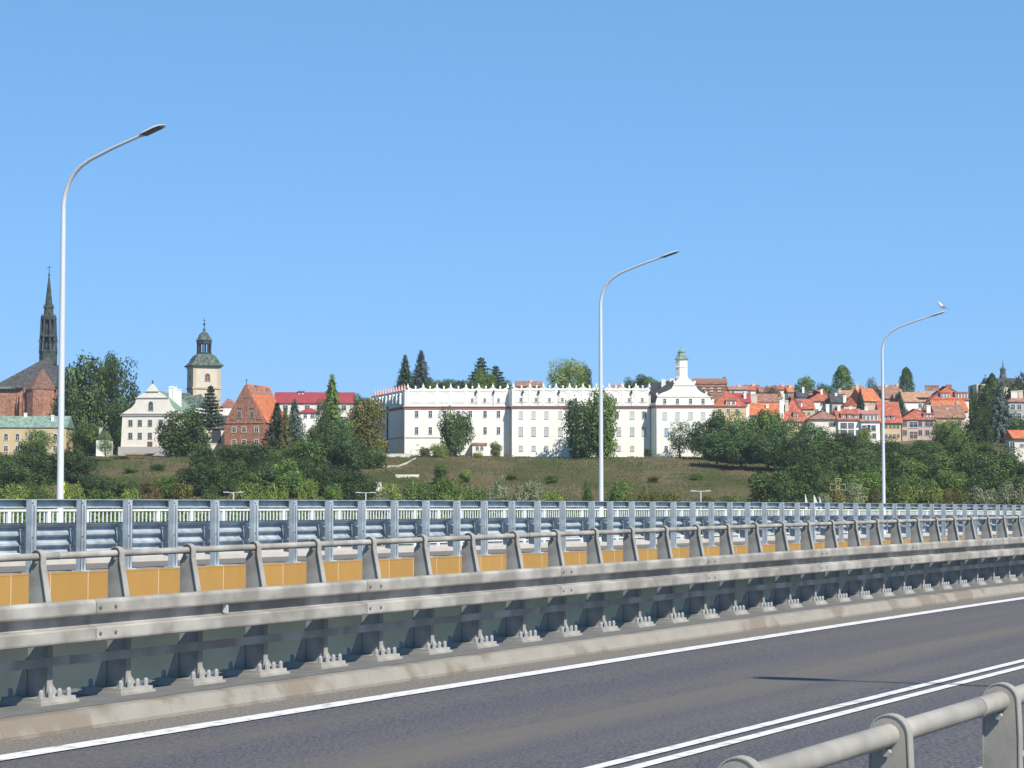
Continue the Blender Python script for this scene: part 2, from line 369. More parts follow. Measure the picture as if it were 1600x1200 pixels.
gr = [o for o in S.objects if o.get('label', '').startswith('weathered steel')][0]
tr_ = t_at(341, 11.9)
obj('reflector', MB().prism_x([(-.425, .642), (-.37, .642), (-.37, .72), (-.40, .73), (-.425, .70)], -.004, .004).mesh('reflector', M['whitepaint']), gr, B(tr_, 12.2, HB) - gr.location, (0, 0, PHI))

# ------------------------------------------------------------------ far bridge
QC = 26.15; HF = -1.52                                 # cornice face, its top
fb = empty('road_bridge', B(27, QC, HF), label='far road bridge behind, edged with ochre cornice boards and white railing', cat='bridge')
F0, F1 = 8, 260
child_sweep('deck_slab', [(QC + .06, HF - .55), (QC + .06, HF - .02), (QC + 1.35, HF - .03), (QC + 1.36, HF - .06), (QC + 5.1, HF - .07), (QC + 5.1, HF - .5), (QC + 7.8, HF - .5), (QC + 7.8, HF - .9), (QC + 5.6, HF - 1.1), (QC + 2.3, HF - 1.1)], F0, F1, 4, M['concreteL'], fb)
child_sweep('girder', [(QC + 2.3, HF - 1.1), (QC + 5.6, HF - 1.1), (QC + 5.6, HF - 3.6), (QC + 2.3, HF - 3.6)], F0, F1, 4, M['girder'], fb)
child_sweep('cap_surface', [(QC + .06, HF - .012), (QC + 1.33, HF - .022)], F0, F1, 4, M['capL'], fb, False)
fr = sweep('road', [(QC + 1.37, HF - .052), (QC + 5.05, HF - .062)], F0, F1, 4, M['gutter']); tag(fr, kind='structure')
child_sweep('far_walkway', [(QC + 4.75, HF - .068), (QC + 4.75, HF + .03), (QC + 7.8, HF + .03), (QC + 7.8, HF - .3)], F0, F1, 4, M['concreteL'], fb, True)
pn = MB().box(.005, .995, 0, .05, -.62, 0).box(.005, .995, -.004, .0, -.03, -.012).mesh('cornice_board', M['yellow'])
jn = MB().box(-.007, .007, -.002, .05, -.62, -.002).mesh('joint_strip', M['joint'])
tc0 = t_at(20, QC)
for k in range(-10, 110):
    t = tc0 + 1.0 * k
    pb = obj('cornice_board', pn, fb, B(t, QC, HF) - fb.location, (0, -gpF(t + .5), PHI))
    obj('joint_strip', jn, pb)

# far blue fence: posts, top rail, triple beam seen from behind
qf = QC + .32
ff = empty('guard_rail', B(27, qf, HF), label='blue grey galvanised guard rail with tall double posts above the ochre boards', cat='guard rail')
pm = MB()
pm.box(-.078, -.036, -.06, -.052, 0, 1.31); pm.box(.012, .068, -.06, -.052, 0, 1.31)      # two flanges seen from the side we are on
pm.box(-.078, -.070, -.06, .06, 0, 1.31); pm.box(-.010, .0, -.052, .06, 0, 1.31); pm.box(.060, .068, -.06, .0, 0, 1.31)
pm.box(-.07, .06, .052, .06, 0, 1.31); pm.box(-.078, .068, -.062, .06, 1.31, 1.316); pm.box(-.036,.012,-.056,-.05,1.20,1.31)
pm.box(-.12, .12, -.12, .12, -.015, .012)
fp_me = pm.mesh('post', M['zinc'])
br = MB()
for zc in (.74, .44):
    br.prism_x([(.06, zc - .06), (.31, zc + .03), (.27, zc - .22), (.06, zc - .24)], .047, .053)
    br.prism_x([(.06, zc - .06), (.31, zc + .03), (.31, zc + .038), (.06, zc - .052)], .02, .06)
    br.prism_x([(.30, zc + .03), (.262, zc - .22), (.27, zc - .22), (.308, zc + .03)], .02, .075)
br_me = br.mesh('spacer', M['zinc'])
fx = [51, 129, 201, 272, 337, 398, 459, 515, 566, 617, 666, 714, 757, 800, 840, 879, 924.5, 953, 987, 1019.5, 1052, 1082, 1111, 1140, 1167.5, 1194, 1221, 1245, 1269, 1292,
      1313, 1336, 1356, 1376, 1397, 1417.5, 1437, 1455, 1473, 1491, 1506, 1523, 1538.5, 1558, 1569, 1583, 1597, 1608]
ft = [t_at(x, qf) for x in fx]; ft = [ft[0] - 1.333 * k for k in (3, 2, 1)] + ft + [ft[-1] + 1.333 * k for k in range(1, 30)]
bolt2 = MB().tube([(0, -.064, 1.25), (0, -.078, 1.25)], .014, 6).mesh('bolt', M['rust'])
for t in ft:
    p = obj('post', fp_me, ff, B(t, qf, HF) - ff.location, (0, 0, PHI)); obj('spacer', br_me, p); obj('bolt', bolt2, p, (-.05, 0, 0)); obj('bolt', bolt2, p, (-.05, 0, -.62))
tr = MB().prism_x([(.07, 1.155), (.185, 1.155), (.185, 1.31), (.065, 1.315), (.065, 1.302), (.173, 1.296), (.173, 1.167), (.07, 1.167)], 0, 4).tube([(2.2, .175, 1.255), (2.2, .15, 1.255)], .018, 6)
tr_me = tr.mesh('top_rail', M['zinc'])
wv = [(.36, .34), (.44, .37), (.44, .44), (.36, .475), (.36, .51), (.44, .545), (.44, .62), (.36, .655), (.36, .69), (.44, .725), (.44, .80), (.36, .83), (.33, .86), (.33, .885)]
wv = [(y, z + .0) for y, z in wv]; wvb = [(y + .006, z) for y, z in wv][::-1]
wb_me = MB().prism_x(wv + wvb, 0, 4).tube([(1.0, .36, .49), (1.0, .335, .49)], .018, 6).tube([(3, .36, .67), (3, .335, .67)], .018, 6).mesh('guard_beam', M['zinc'])
for k in range(5, 40):
    t = k * 4.; r = (0, -gpF(t + 2), PHI)
    obj('top_rail', tr_me, ff, B(t, qf, HF) - ff.location, r); obj('guard_beam', wb_me, ff, B(t, qf, HF) - ff.location, r)

# white balustrade on the far walkway
qb = 32.9; HW = HF + .03; HT = -.42 - HW
bl = empty('railing', B(36, qb, HW), label='white railing of close upright bars on the far walkway behind the blue fence', cat='railing')
bar = MB().box(-.012, .012, -.012, .012, .1, HT - .04).mesh('baluster', M['whitepaint'])
bpost = MB().box(-.05, .05, -.03, .03, 0, HT - .03).mesh('railing_post', M['whitepaint'])
toprail = MB().box(.002, 3.998, -.035, .035, HT - .045, HT).mesh('top_rail', M['whitepaint'])
botrail = MB().box(.002, 3.998, -.02, .02, .07, .1).mesh('bottom_rail', M['whitepaint'])
tb0 = t_at(15, qb) - 1.27 * 2
nb_ = 0; rest = MB()
for k in range(0, 110):
    t = tb0 + 1.27 * k
    obj('railing_post', bpost, bl, B(t, qb, HW) - bl.location, (0, 0, PHI))
    for j in range(1, 9):
        tt = t + 1.27 * j / 9
        if nb_ < 300:
            obj('baluster', bar, bl, B(tt, qb, HW) - bl.location, (0, 0, PHI)); nb_ += 1
        else:
            c = B(tt, qb, HW) - bl.location
            rest.box(c.x - .012, c.x + .012, c.y - .012, c.y + .012, c.z + .1, c.z + HT - .04)
tag(obj('balusters', rest.mesh('balusters', M['whitepaint']), bl), kind='stuff')
for k in range(6, 45):
    t = k * 4.; r = (0, -gpF(t + 2), PHI)
    for nm, me in (('top_rail', toprail), ('bottom_rail', botrail)): obj(nm, me, bl, B(t, qb, HW) - bl.location, r)

# ------------------------------------------------------------------ street lamps (arm along local -y)
prof = [(0, -.14), (0, 2), (0, 5), (0, 7.6), (0, 8.12), (.05, 8.38), (.18, 8.66), (.34, 8.85), (.52, 8.98), (.80, 9.11), (1.5, 9.33), (2.26, 9.53)]
rad = [.085, .078, .066, .056, .052, .05, .048, .047, .045, .042, .038, .034]
pole_me = MB().tube([(0, -a, z) for a, z in prof], rad, 12).mesh('pole', M['pole'], True)
collar_me = MB().lathe([(.13, -.14), (.13, -.1), (.095, -.08), (.092, .5), (.087, .52)], 12).mesh('base_collar', M['pole'], True)
dx, dz = .66, .19
hd = MB()
sec = [(0, .05, .035), (.08, .10, .045), (.16, .135, .05), (.50, .145, .045), (.64, .12, .025), (.70, .06, .012)]
vv = []; n = len(sec)
for a, hw_, th in sec:
    zc = a * dz / dx
    for x, z in ((-hw_, 0), (hw_, 0), (hw_ * .8, th), (-hw_ * .8, th)): vv.append((x, -a, zc + z))
ffc = [(i * 4 + k, i * 4 + (k + 1) % 4, i * 4 + 4 + (k + 1) % 4, i * 4 + 4 + k) for i in range(n - 1) for k in range(4)] + [(0, 1, 2, 3), tuple(range((n - 1) * 4, n * 4))]
hd.add(vv, ffc); head_me = hd.mesh('lamp_head', M['pole'], True)
ld = MB(); ld.add([(-.11, -.12, .12 * dz / dx - .012), (.11, -.12, .12 * dz / dx - .012), (.11, -.60, .60 * dz / dx - .012), (-.11, -.60, .60 * dz / dx - .012), (-.11, -.12, .12 * dz / dx), (.11, -.12, .12 * dz / dx), (.11, -.60, .60 * dz / dx), (-.11, -.60, .60 * dz / dx)],
       [(0, 1, 2, 3), (4, 7, 6, 5), (0, 4, 5, 1), (1, 5, 6, 2), (2, 6, 7, 3), (3, 7, 4, 0)])
ld_me = ld.mesh('lamp_glass', M['lampdark'])
def lamp(t, q, h, flip, label, group='street lamps along the bridges'):
    r = empty('street_lamp', B(t, q, h), (0, 0, PHI + (PI if flip else 0)), label=label, cat='street lamp', group=group)
    obj('pole', pole_me, r); obj('base_collar', collar_me, r)
    hh = obj('lamp_head', head_me, r, (0, -2.22, 9.50)); obj('lamp_glass', ld_me, hh)
    return r
lamp(t_at(95, qb), qb, -1.60, False, 'tallest pale curved street lamp, left of the photo before the dark tree')
lamp(t_at(939, qb), qb, -1.63, False, 'pale curved street lamp in the middle, crossing the white palace')
lamp(t_at(1380, qb), qb, -1.40, False, 'shortest pale curved street lamp with a gull on its head')
lamp(14.75, -3.23, -1.893, True, 'pale curved street lamp beside the near walkway whose shadow lies on the road')
l1 = [o for o in S.objects if o.get('label', '').startswith('tallest pale')][0]
M['sticker'] = mat('reflective_sticker', (.62, .70, .10), .5)
for zz_ in (1.55, 1.72): obj('reflective_band', MB().box(.02, .084, -.06, -.02, zz_, zz_ + .06).mesh('reflective_band', M['sticker']), l1)

# gull on the third lamp
tL = t_at(1380, qb)
gl = empty('gull', B(tL, qb, -1.40) + Vector((0, 0, 9.76)) + Vector((CU, -SU, 0)) * 2.80, (0, 0, PI + .25), label='white gull standing on the head of the right-hand street lamp', cat='bird')
def skin(name, verts, edges, radii, m, parent, loc=(0, 0, 0), sub=2):
    me = bpy.data.meshes.new(name); me.from_pydata(verts, edges, []); o = obj(name, me, parent, loc)
    sk = o.modifiers.new('s', 'SKIN'); sd = o.modifiers.new('u', 'SUBSURF'); sd.levels = sd.render_levels = sub
    for v_, r_ in zip(me.skin_vertices[0].data, radii): v_.radius = (r_, r_) if not isinstance(r_, tuple) else r_
    me.skin_vertices[0].data[0].use_root = True
    me.materials.append(m)
    dg = bpy.context.evaluated_depsgraph_get(); m2 = bpy.data.meshes.new_from_object(o.evaluated_get(dg))
    o.modifiers.clear(); o.data = m2; m2.name = name
    m2.polygons.foreach_set('use_smooth', [True] * len(m2.polygons)); return o
M['gull'] = mat('gull_white', (.78, .78, .76), .8); M['gullw'] = mat('gull_wing', (.28, .30, .33), .8); M['beak'] = mat('beak', (.7, .45, .05), .5)
skin('body', [(-.12, 0, .10), (0, 0, .17), (.09, 0, .23), (.13, 0, .31), (.15, 0, .36), (.19, 0, .365)], [(0, 1), (1, 2), (2, 3), (3, 4), (4, 5)], [.03, .085, .075, .04, .042, .02], M['gull'], gl)
wg = MB()
for s_ in (-1, 1): wg.add([(.07, s_ * .07, .25), (-.05, s_ * .085, .2), (-.33, s_ * .02, .06), (-.1, s_ * .07, .12), (.04, s_ * .082, .17), (.07, s_ * .05, .25), (-.05, s_ * .06, .2), (-.33, s_ * .01, .055), (-.1, s_ * .05, .12), (.04, s_ * .06, .17)],
      [(0, 1, 2, 3, 4), (9, 8, 7, 6, 5), (0, 5, 6, 1), (1, 6, 7, 2), (2, 7, 8, 3), (3, 8, 9, 4), (4, 9, 5, 0)])
obj('wings', wg.mesh('wings', M['gullw']), gl)
obj('beak', MB().tube([(.19, 0, .365), (.25, 0, .355)], [.014, .004], 6).mesh('beak', M['beak']), gl)
for s_ in (-.025, .025): obj('leg', MB().tube([(.01, s_, .11), (.01, s_, 0)], .006, 5).tube([(.0, s_, .004), (.05, s_, .004)], .006, 5).mesh('leg', M['beak']), gl)

# ------------------------------------------------------------------ buildings
def wallmat(n_, c, var=.06): return mat(n_, c, .9, 0, var, .5, .15, 3)
W = {k: wallmat('plaster_' + k, c) for k, c in dict(white=(.80, .79, .73), cream=(.56, .51, .42), yellow=(.54, .43, .26), pink=(.48, .37, .35), tan=(.50, .40, .28),
     grey=(.38, .37, .36), pale=(.70, .66, .58), offwhite=(.66, .63, .55)).items()}
def brickmat(n_, a, b):
    m = mat(n_, a, .9, 0, .12, 1.2, .2, 6, col2=b); return m
W['brick'] = brickmat('brick', (.29, .135, .09), (.36, .18, .125))
W['brickd'] = brickmat('brick_weathered', (.30, .15, .10), (.38, .21, .145))
def roofmat(n_, a, b=None, s=9):
    m = mat(n_, a, .8, 0, .14, 1.1, 0, 3, col2=b or a)
    n = m.node_tree.nodes; l = m.node_tree.links
    wv_ = n.new('ShaderNodeTexWave'); wv_.bands_direction = 'Z'; wv_.inputs['Scale'].default_value = s / 6; wv_.inputs['Distortion'].default_value = .6
    tc = n.new('ShaderNodeTexCoord'); l.new(tc.outputs['Object'], wv_.inputs['Vector'])
    bp = n.new('ShaderNodeBump'); bp.inputs['Strength'].default_value = .6; bp.inputs['Distance'].default_value = .06
    l.new(wv_.outputs['Fac'], bp.inputs['Height']); l.new(bp.outputs[0], n['Principled BSDF'].inputs['Normal']); return m
R = dict(orange=roofmat('tiles_orange', (.47, .145, .06), (.54, .19, .085)), red=roofmat('tiles_red', (.34, .095, .06), (.41, .135, .085)), crimson=roofmat('sheet_roof_red', (.30, .052, .062)),
         brown=roofmat('tiles_brown', (.25, .13, .095), (.32, .18, .13)), tan=roofmat('tiles_tan', (.37, .205, .125), (.43, .26, .165)), slate=roofmat('slate', (.055, .058, .062), (.085, .085, .085)),
         green=roofmat('copper_green', (.16, .24, .195), (.23, .325, .27)), copper=roofmat('copper_dark', (.06, .075, .068), (.12, .17, .14)), spire=roofmat('spire_lead', (.04, .048, .048), (.065, .09, .075)), rust=roofmat('rusty_sheet', (.16, .09, .065), (.20, .12, .09)),
         dark=roofmat('dark_metal', (.045, .05, .055), (.07, .08, .08)), pinkred=roofmat('tiles_pale_red', (.34, .16, .13), (.40, .21, .17)))
GL = mat('window_glass', (.05, .06, .075), .15, 0, .1, 3, spec=.5); GLP = mat('pale_blind', (.50, .53, .54), .5); FRW = mat('window_frame_white', (.65, .65, .62), .6); FRD = mat('window_frame_brown', (.13, .08, .06), .7)
GLB = mat('blue_blind', (.18, .38, .62), .4); GLG = mat('green_blind', (.40, .58, .46), .5)
_wc = {}
def window(par, x, z, w_, h_, y=0., pane=GL, frame=FRW, arch=False, loc=None, rz=0, mull=True):
    key = (round(w_, 2), round(h_, 2), arch, pane.name, frame.name, mull)
    if key not in _wc:
        m = MB(); t = min(.16, w_ * .12)
        m.box(-w_ / 2 - t, -w_ / 2, -.10, .05, 0, h_); m.box(w_ / 2, w_ / 2 + t, -.10, .05, 0, h_)
        if arch:
            pts = [(w_ / 2 + t, h_)] + [((w_ / 2 + t) * math.cos(a), h_ + (w_ / 2 + t) * math.sin(a)) for a in np.linspace(0, PI, 9)[1:]]
            inn = [(w_ / 2 * math.cos(a), h_ + w_ / 2 * math.sin(a)) for a in np.linspace(0, PI, 9)]
            for i in range(8): m.prism_y([pts[i], pts[i + 1], inn[i + 1], inn[i]], -.10, .05)
        else: m.box(-w_ / 2 - t, w_ / 2 + t, -.10, .05, h_, h_ + t)
        m.box(-w_ / 2 - t * 1.6, w_ / 2 + t * 1.6, -.16, .05, -t, 0)
        if mull: m.box(-.035, .035, -.05, .04, 0, h_); m.box(-w_ / 2, w_ / 2, -.048, .04, h_ * .62, h_ * .62 + .06)
        p = MB()
        if arch: p.prism_y([(-w_ / 2, 0), (w_ / 2, 0), (w_ / 2, h_)] + [(w_ / 2 * math.cos(a), h_ + w_ / 2 * math.sin(a)) for a in np.linspace(0, PI, 9)[1:]], -.02, .03)
        else: p.box(-w_ / 2, w_ / 2, -.02, .03, 0, h_)
        _wc[key] = (m.mesh('window', frame), p.mesh('pane', pane))
    a, b = _wc[key]
    o = obj('window', a, par, loc if loc is not None else (x, y, z), (0, 0, rz)); obj('pane', b, o); return o
def chimney(par, x, y, z0, z1, w_=.9, m=None, d=.7):
    me = MB().box(-w_ / 2, w_ / 2, -d / 2, d / 2, 0, z1 - z0 - .25).box(-w_ / 2 - .1, w_ / 2 + .1, -d / 2 - .1, d / 2 + .1, z1 - z0 - .25, z1 - z0).mesh('chimney', m or W['offwhite'])
    return obj('chimney', me, par, (x, y, z0))
def roof_mesh(kind, w_, d, h, ov=.5, inset=None):
    m = MB(); x0, x1, y0, y1 = -w_ / 2 - ov, w_ / 2 + ov, -ov, d + ov; e = -.25
    if kind == 'E':
        m.prism_x([(y0, e), (y1, e), (y1, e + .2), (d / 2, h), (y0, e + .2)], x0, x1)
    elif kind == 'G':
        m.prism_y([(x0, e), (x1, e), (x1, e + .2), (0, h), (x0, e + .2)], y0, y1)
    elif kind == 'flat':
        m.box(x0, x1, y0, y1, -.1, h)
    else:
        i = inset if inset is not None else min(w_, d) * .45
        v = [(x0, y0, e), (x1, y0, e), (x1, y1, e), (x0, y1, e), (x0, y0, e + .2), (x1, y0, e + .2), (x1, y1, e + .2), (x0, y1, e + .2), (x0 + i, d / 2, h), (x1 - i, d / 2, h)]
        m.add(v, [(0, 3, 2, 1), (0, 1, 5, 4), (1, 2, 6, 5), (2, 3, 7, 6), (3, 0, 4, 7), (4, 5, 9, 8), (5, 6, 9), (6, 7, 8, 9), (7, 4, 8)])
    return m
def house(name, label, x0, x1, yb, ye, yr, Y, d=9, kind='E', wall='white', roof='red', yaw=0, rows=(), chims=(), dormers=(), cat='house', group=None, ov=.4, inset=None, deep=7, gwall=False):
    xc, zb = PX((x0 + x1) / 2, yb, Y); s = Y / F; w_ = (x1 - x0) * s; he = (yb - ye) * s; hr = (ye - yr) * s
    r = empty(name, (xc, Y, zb), (0, 0, math.radians(yaw)), label=label, cat=cat, group=group)
    wm = MB(); wm.box(-w_ / 2, w_ / 2, 0, d, -deep, he)
    if kind == 'G': wm.prism_y([(-w_ / 2, he - .01), (w_ / 2, he - .01), (0, he + hr * .97 - .1)], .05, d - .05)
    if kind == 'E': wm.prism_x([(0.05, he - .01), (d - .05, he - .01), (d / 2, he + hr * .95 - .1)], -w_ / 2 + .03, w_ / 2 - .03)
    obj('wall', wm.mesh('wall', W[wall]), r)
    obj('roof', roof_mesh(kind, w_, d, hr, ov if kind != 'G' else .15, inset).mesh('roof', R[roof]), r, (0, 0, he))
    for (py, hh, ww, xs_, *opt) in rows:
        o = opt[0] if opt else {}
        for px in xs_:
            window(r, (px - (x0 + x1) / 2) * s, (yb - py) * s - hh / 2, ww, hh, **o)
    for (px, py0, py1, ww, yy, *mm) in chims:
        chimney(r, (px - (x0 + x1) / 2) * s, d * yy, (yb - py1) * s - .6, (yb - py0) * s, ww, W[mm[0]] if mm else None)
    for (px0, px1, py0, py1, nw, *mm) in dormers:
        dw = (px1 - px0) * s; dh = (py1 - py0) * s; zc = (yb - py1) * s; xx = ((px0 + px1) / 2 - (x0 + x1) / 2) * s
        yy = max(.1, (zc - he) / max(hr, .1) * d / 2 - .1) if kind != 'G' else -.02
        dm = obj('dormer', MB().box(-dw / 2, dw / 2, 0, 3.2, 0, dh).mesh('dormer', W[mm[0] if mm else 'white']), r, (xx, yy, zc))
        obj('dormer_roof', MB().prism_x([(-.3, dh), (3.4, dh + .5), (3.4, dh + .62), (-.3, dh + .14)], -dw / 2 - .2, dw / 2 + .2).mesh('dormer_roof', R[roof]), dm)
        for k in range(nw):
            window(dm, (k + .5) / nw * dw - dw / 2, dh * .22, min(.9, dw / nw * .6), dh * .6)
    return r

exec_order = None
# --- the long white palace
def palace():
    Y0 = 600; s = Y0 / F
    xl, zb = PX(632, 712, Y0); X = lambda px, Y=Y0: PX(px, 700, Y)[0]; Z = lambda py, Y=Y0: PX(800, py, Y)[1]
    r = empty('palace', (0, Y0, zb), label='long white palace with red string course and spiky parapet on the hilltop', cat='palace'); o0 = r.location.copy()
    def wp(me, nm, x=0, y=0, z=0, rz=0, par=r): return obj(nm, me, par, Vector((x, y, z)) - o0, (0, 0, rz))
    zt, zs1, zs0 = Z(609), Z(634), Z(639.5); lo = zb - 6
    def block(plan, top=zt): return MB().prism_z(plan, lo, top)
    aL = [(X(632), Y0), (X(795), Y0), (X(795), Y0 + 38), (PX(580, 700, Y0 + 38)[0], Y0 + 38)]
    YB, YC = Y0 - 3, Y0 - 8
    bP = [(X(800, YB), YB), (X(1016, YB), YB), (X(1016, YB), Y0 + 34), (X(794.5), Y0 + 34), (X(794.0), Y0 + .2)]
    cP = [(X(1026, YC), YC), (X(1115, YC), YC), (X(1115, YC), Y0 + 40), (X(1015), Y0 + 40), (X(1015.5), YB + .2)]
    wp(block(aL).mesh('wall', W['white']), 'wall'); wp(block(bP, zt + .1).mesh('wall', W['white']), 'wall'); 
    def off(plan, d): 
        c = Vector((sum(p[0] for p in plan) / len(plan), sum(p[1] for p in plan) / len(plan)))
        return [(p[0] + d * (1 if p[0] > c.x else -1), p[1] + d * (1 if p[1] > c.y else -1)) for p in plan]
    wp(block(cP, Z(631)).mesh('wall', W['white']), 'wall')
    SM = mat('string_course_red', (.36, .13, .11), .9)
    for pl, hh in ((aL, .0), (bP, .02), (cP, .04)):
        wp(MB().prism_z(off(pl, .22), Z(639) + hh, Z(636) + hh).mesh('string_course', SM), 'string_course')
        wp(MB().prism_z(off(pl, .42), Z(636) + hh, Z(634.6) + hh).mesh('cornice', W['grey']), 'cornice')
    PK = mat('pinnacle_pink', (.62, .36, .32), .9)
    # front parapets with pinnacles and scallops
    def parapet(x0, x1, Y, xs_):
        m = MB()
        for a, b in zip(xs_[:-1], xs_[1:]):
            n_ = 10; top = []
            for i in range(n_ + 1):
                u = i / n_; zz = .15 + .75 * (abs(2 * u - 1) ** 2.2); zz = max(zz, .55 if .42 < u < .58 else 0)
                top.append((X(a + (b - a) * u, Y), zt + zz))
            m.prism_y([(top[0][0], zt - .05), (top[-1][0], zt - .05)] + top[::-1], Y + .02, Y + .5)
        m.box(X(x0, Y) - .1, X(x1, Y) + .1, Y - .12, Y + .6, zt - .35, zt - .1)
        wp(m.mesh('parapet', W['white']), 'parapet')
        pi = MB().lathe([(.4, 0), (.4, .25), (.28, .3), (.33, .5), (.2, .75), (.09, .95), (.14, 1.08), (.05, 1.25)], 8).mesh('pinnacle', W['white'])
        ki = MB().lathe([(.25, 0), (.25, .2), (.28, .4), (.08, .62)], 8).mesh('finial', W['white'])
        for x in xs_: wp(pi, 'pinnacle', X(x, Y), Y + .25, zt + .55)
        for a, b in zip(xs_[:-1], xs_[1:]): wp(ki, 'finial', X((a + b) / 2, Y), Y + .25, zt + .5)
        pil = MB().box(-.35, .35, -.09, .1, 0, zt - .3 - Z(632.5)).mesh('pilaster', W['white'])
        for x in xs_: wp(pil, 'pilaster', X(x, Y), Y, Z(632.5))
        for a, b in zip(xs_[:-1], xs_[1:]):   # blind arches
            xm = X((a + b) / 2, Y); hw_ = (X(b, Y) - X(a, Y)) * .36
            pts = [(hw_ * math.cos(t), 1.4 * math.sin(t)) for t in np.linspace(0, PI, 9)]; q = MB()
            for p1, p2 in zip(pts[:-1], pts[1:]): q.prism_y([p1, p2, (p2[0] * .93, p2[1] * .9), (p1[0] * .93, p1[1] * .9)], -.07, .0)
            wp(q.mesh('blind_arch', W['white']), 'blind_arch', xm, Y, Z(619))
            wp(MB().box(-hw_, hw_, -.1, 0, 0, .16).mesh('ledge', W['offwhite']), 'ledge', xm, Y - .003, Z(629.5))
    parapet(633, 794, Y0, [637, 661, 682.5, 704, 728, 748, 770, 793])
    parapet(800, 1016, YB, [802, 828, 849, 869, 890, 911, 932, 952, 973, 994, 1015])
    # left wing: fins, pink pinnacles, shaded wall
    a = Vector((aL[0][0], Y0)); b = Vector((aL[3][0], Y0 + 38)); dr = (b - a).normalized(); ang = math.atan2(dr.y, dr.x)
    fin = MB().box(-.35, .35, -.0, 1.0, 0, 2.6).prism_y([(-.5,2.6),(.5,2.6),(0,3.1)],-.0,.9).mesh('niche', W['white'])
    pp = MB().lathe([(.4, 0), (.4, .35), (.25, .5), (.34, .8), (.1, 1.25), (.14, 1.4), (.04, 1.6)], 8).mesh('pinnacle', PK)
    for k in range(9):
        p = a + dr * (2.2 + k * 4.1); wp(fin, 'niche', p.x, p.y, Z(631), ang)
    for k in range(12):
        p = a + dr * (1 + k * 3.2); wp(pp, 'pinnacle', p.x + .25, p.y, zt, ang)
    for k, u in enumerate((19,)):
        p = a + dr * u; wp(MB().tube([(0, 0, lo), (0, 0, zt - 1)], .2, 8).mesh('drainpipe', R['dark']), 'drainpipe', p.x - .25, p.y, 0)
    wp(MB().box(0, 38, .02, .14, 0, .2).mesh('ledge', SM), 'ledge', a.x, a.y, Z(684), ang)
    wp(MB().box(X(633), X(692), Y0 - .1, Y0, 0, .25).mesh('ledge', W['grey']), 'ledge', 0, 0, Z(684.5))
    wp(MB().tube([(0, 0, lo), (0, 0, Z(635))], .17, 8).mesh('drainpipe', R['dark']), 'drainpipe', X(797), YB + .5, 0)
    # windows
    def row(xs_, Y, y0, y1, wpx, **k):
        for x in xs_: window(r, 0, 0, wpx * s, (y1 - y0) * s, loc=Vector((X(x, Y), Y - .0, Z(y1, Y))) - o0, **k)
    xa = [651, 672.5, 694.5, 716, 735, 758, 779]
    row([738, 757.5, 779], Y0, 622.5, 629, 3.4); row(xa, Y0, 642, 652, 4.8); row(xa, Y0, 667.5, 678, 4.8); row([652.5, 694.5], Y0, 694, 703, 3, pane=GLP)
    xb = [814, 838, 858.7, 879, 900, 921, 942, 962.5, 983.5, 1004]
    row(xb, YB, 622, 629, 3.4)
    row([814, 834, 854, 876, 898, 921, 942], YB, 643, 654, 5.2, pane=GLP); row([964, 1006.5], YB, 643, 654, 5.2); row([988], YB, 643, 654, 6, pane=GLG)
    row([814, 834, 854, 876, 898, 921, 942, 967, 988, 1006.5], YB, 668, 681, 5.2, pane=GLP, frame=W['grey']); row([814, 834, 854, 876, 898, 967, 988], YB, 697, 704.5, 4.8, pane=GLP, frame=W['grey'])
    xcx = [1039, 1059, 1079.5, 1099]
    row(xcx, YC, 623, 630.5, 4.2); row(xcx, YC, 644, 655, 5.4, pane=GLP, frame=W['pale']); row([1041.5], YC, 669, 681, 5.4, pane=GLB); row([1061, 1080, 1099], YC, 669, 681, 5.4, pane=GLP); row([1041, 1061], YC, 697, 705, 4.5)
    # wall lanterns on the parapet storey
    ln = MB().tube([(0, -.5, 0), (0, -.5, 3.4)], .05, 6).lathe([(.1, 3.3), (.28, 3.6), (.24, 4.1), (.08, 4.4)], 8, 0, -.5).mesh('lantern', R['dark'])
    for x, Y in ((744, Y0), (771.5, Y0), (817, YB), (842, YB), (873.5, YB), (987, YB), (1017, YB)): wp(ln, 'lantern', X(x, Y), Y, Z(633.5, Y))
    # gable wing
    gp_ = [(1025, 632), (1116, 632), (1115.6, 629), (1113, 628), (1110, 620.5), (1104, 616), (1100, 614.5), (1096, 612.5), (1091, 608.5), (1088, 603.5), (1086.2, 602.5), (1085.6, 598), (1082.5, 596), (1078, 592.5), (1074.5, 589),
           (1063, 588.5), (1060, 592), (1057, 594.5), (1055, 597), (1052.5, 602), (1050, 607), (1044, 610.5), (1037, 613), (1031, 615.5), (1028, 619), (1026, 624), (1025, 629)]
    wp(MB().prism_y([(X(x, YC), Z(y, YC)) for x, y in gp_], YC + .01, YC + .8).mesh('gable', W['white']), 'gable')
    gl_ = MB()
    for (xa_, xb_, yy) in ((1054, 1087, 602), (1027, 1114, 619.8)): gl_.box(X(xa_, YC), X(xb_, YC), YC - .12, YC + .02, Z(yy + .6, YC), Z(yy - .6, YC))
    wp(gl_.mesh('ledge', W['offwhite']), 'ledge')
    kf = MB().lathe([(.3, 0), (.34, .4), (.1, .8)], 8).mesh('finial', W['white'])
    for x, y in ((1114.5, 628), (1104, 616), (1027, 618), (1086, 599), (1054, 598)): wp(kf, 'finial', X(x, YC), YC + .4, Z(y, YC))
    zr = Z(591, YC)
    rm = MB(); xm = X(1068.5, YC)
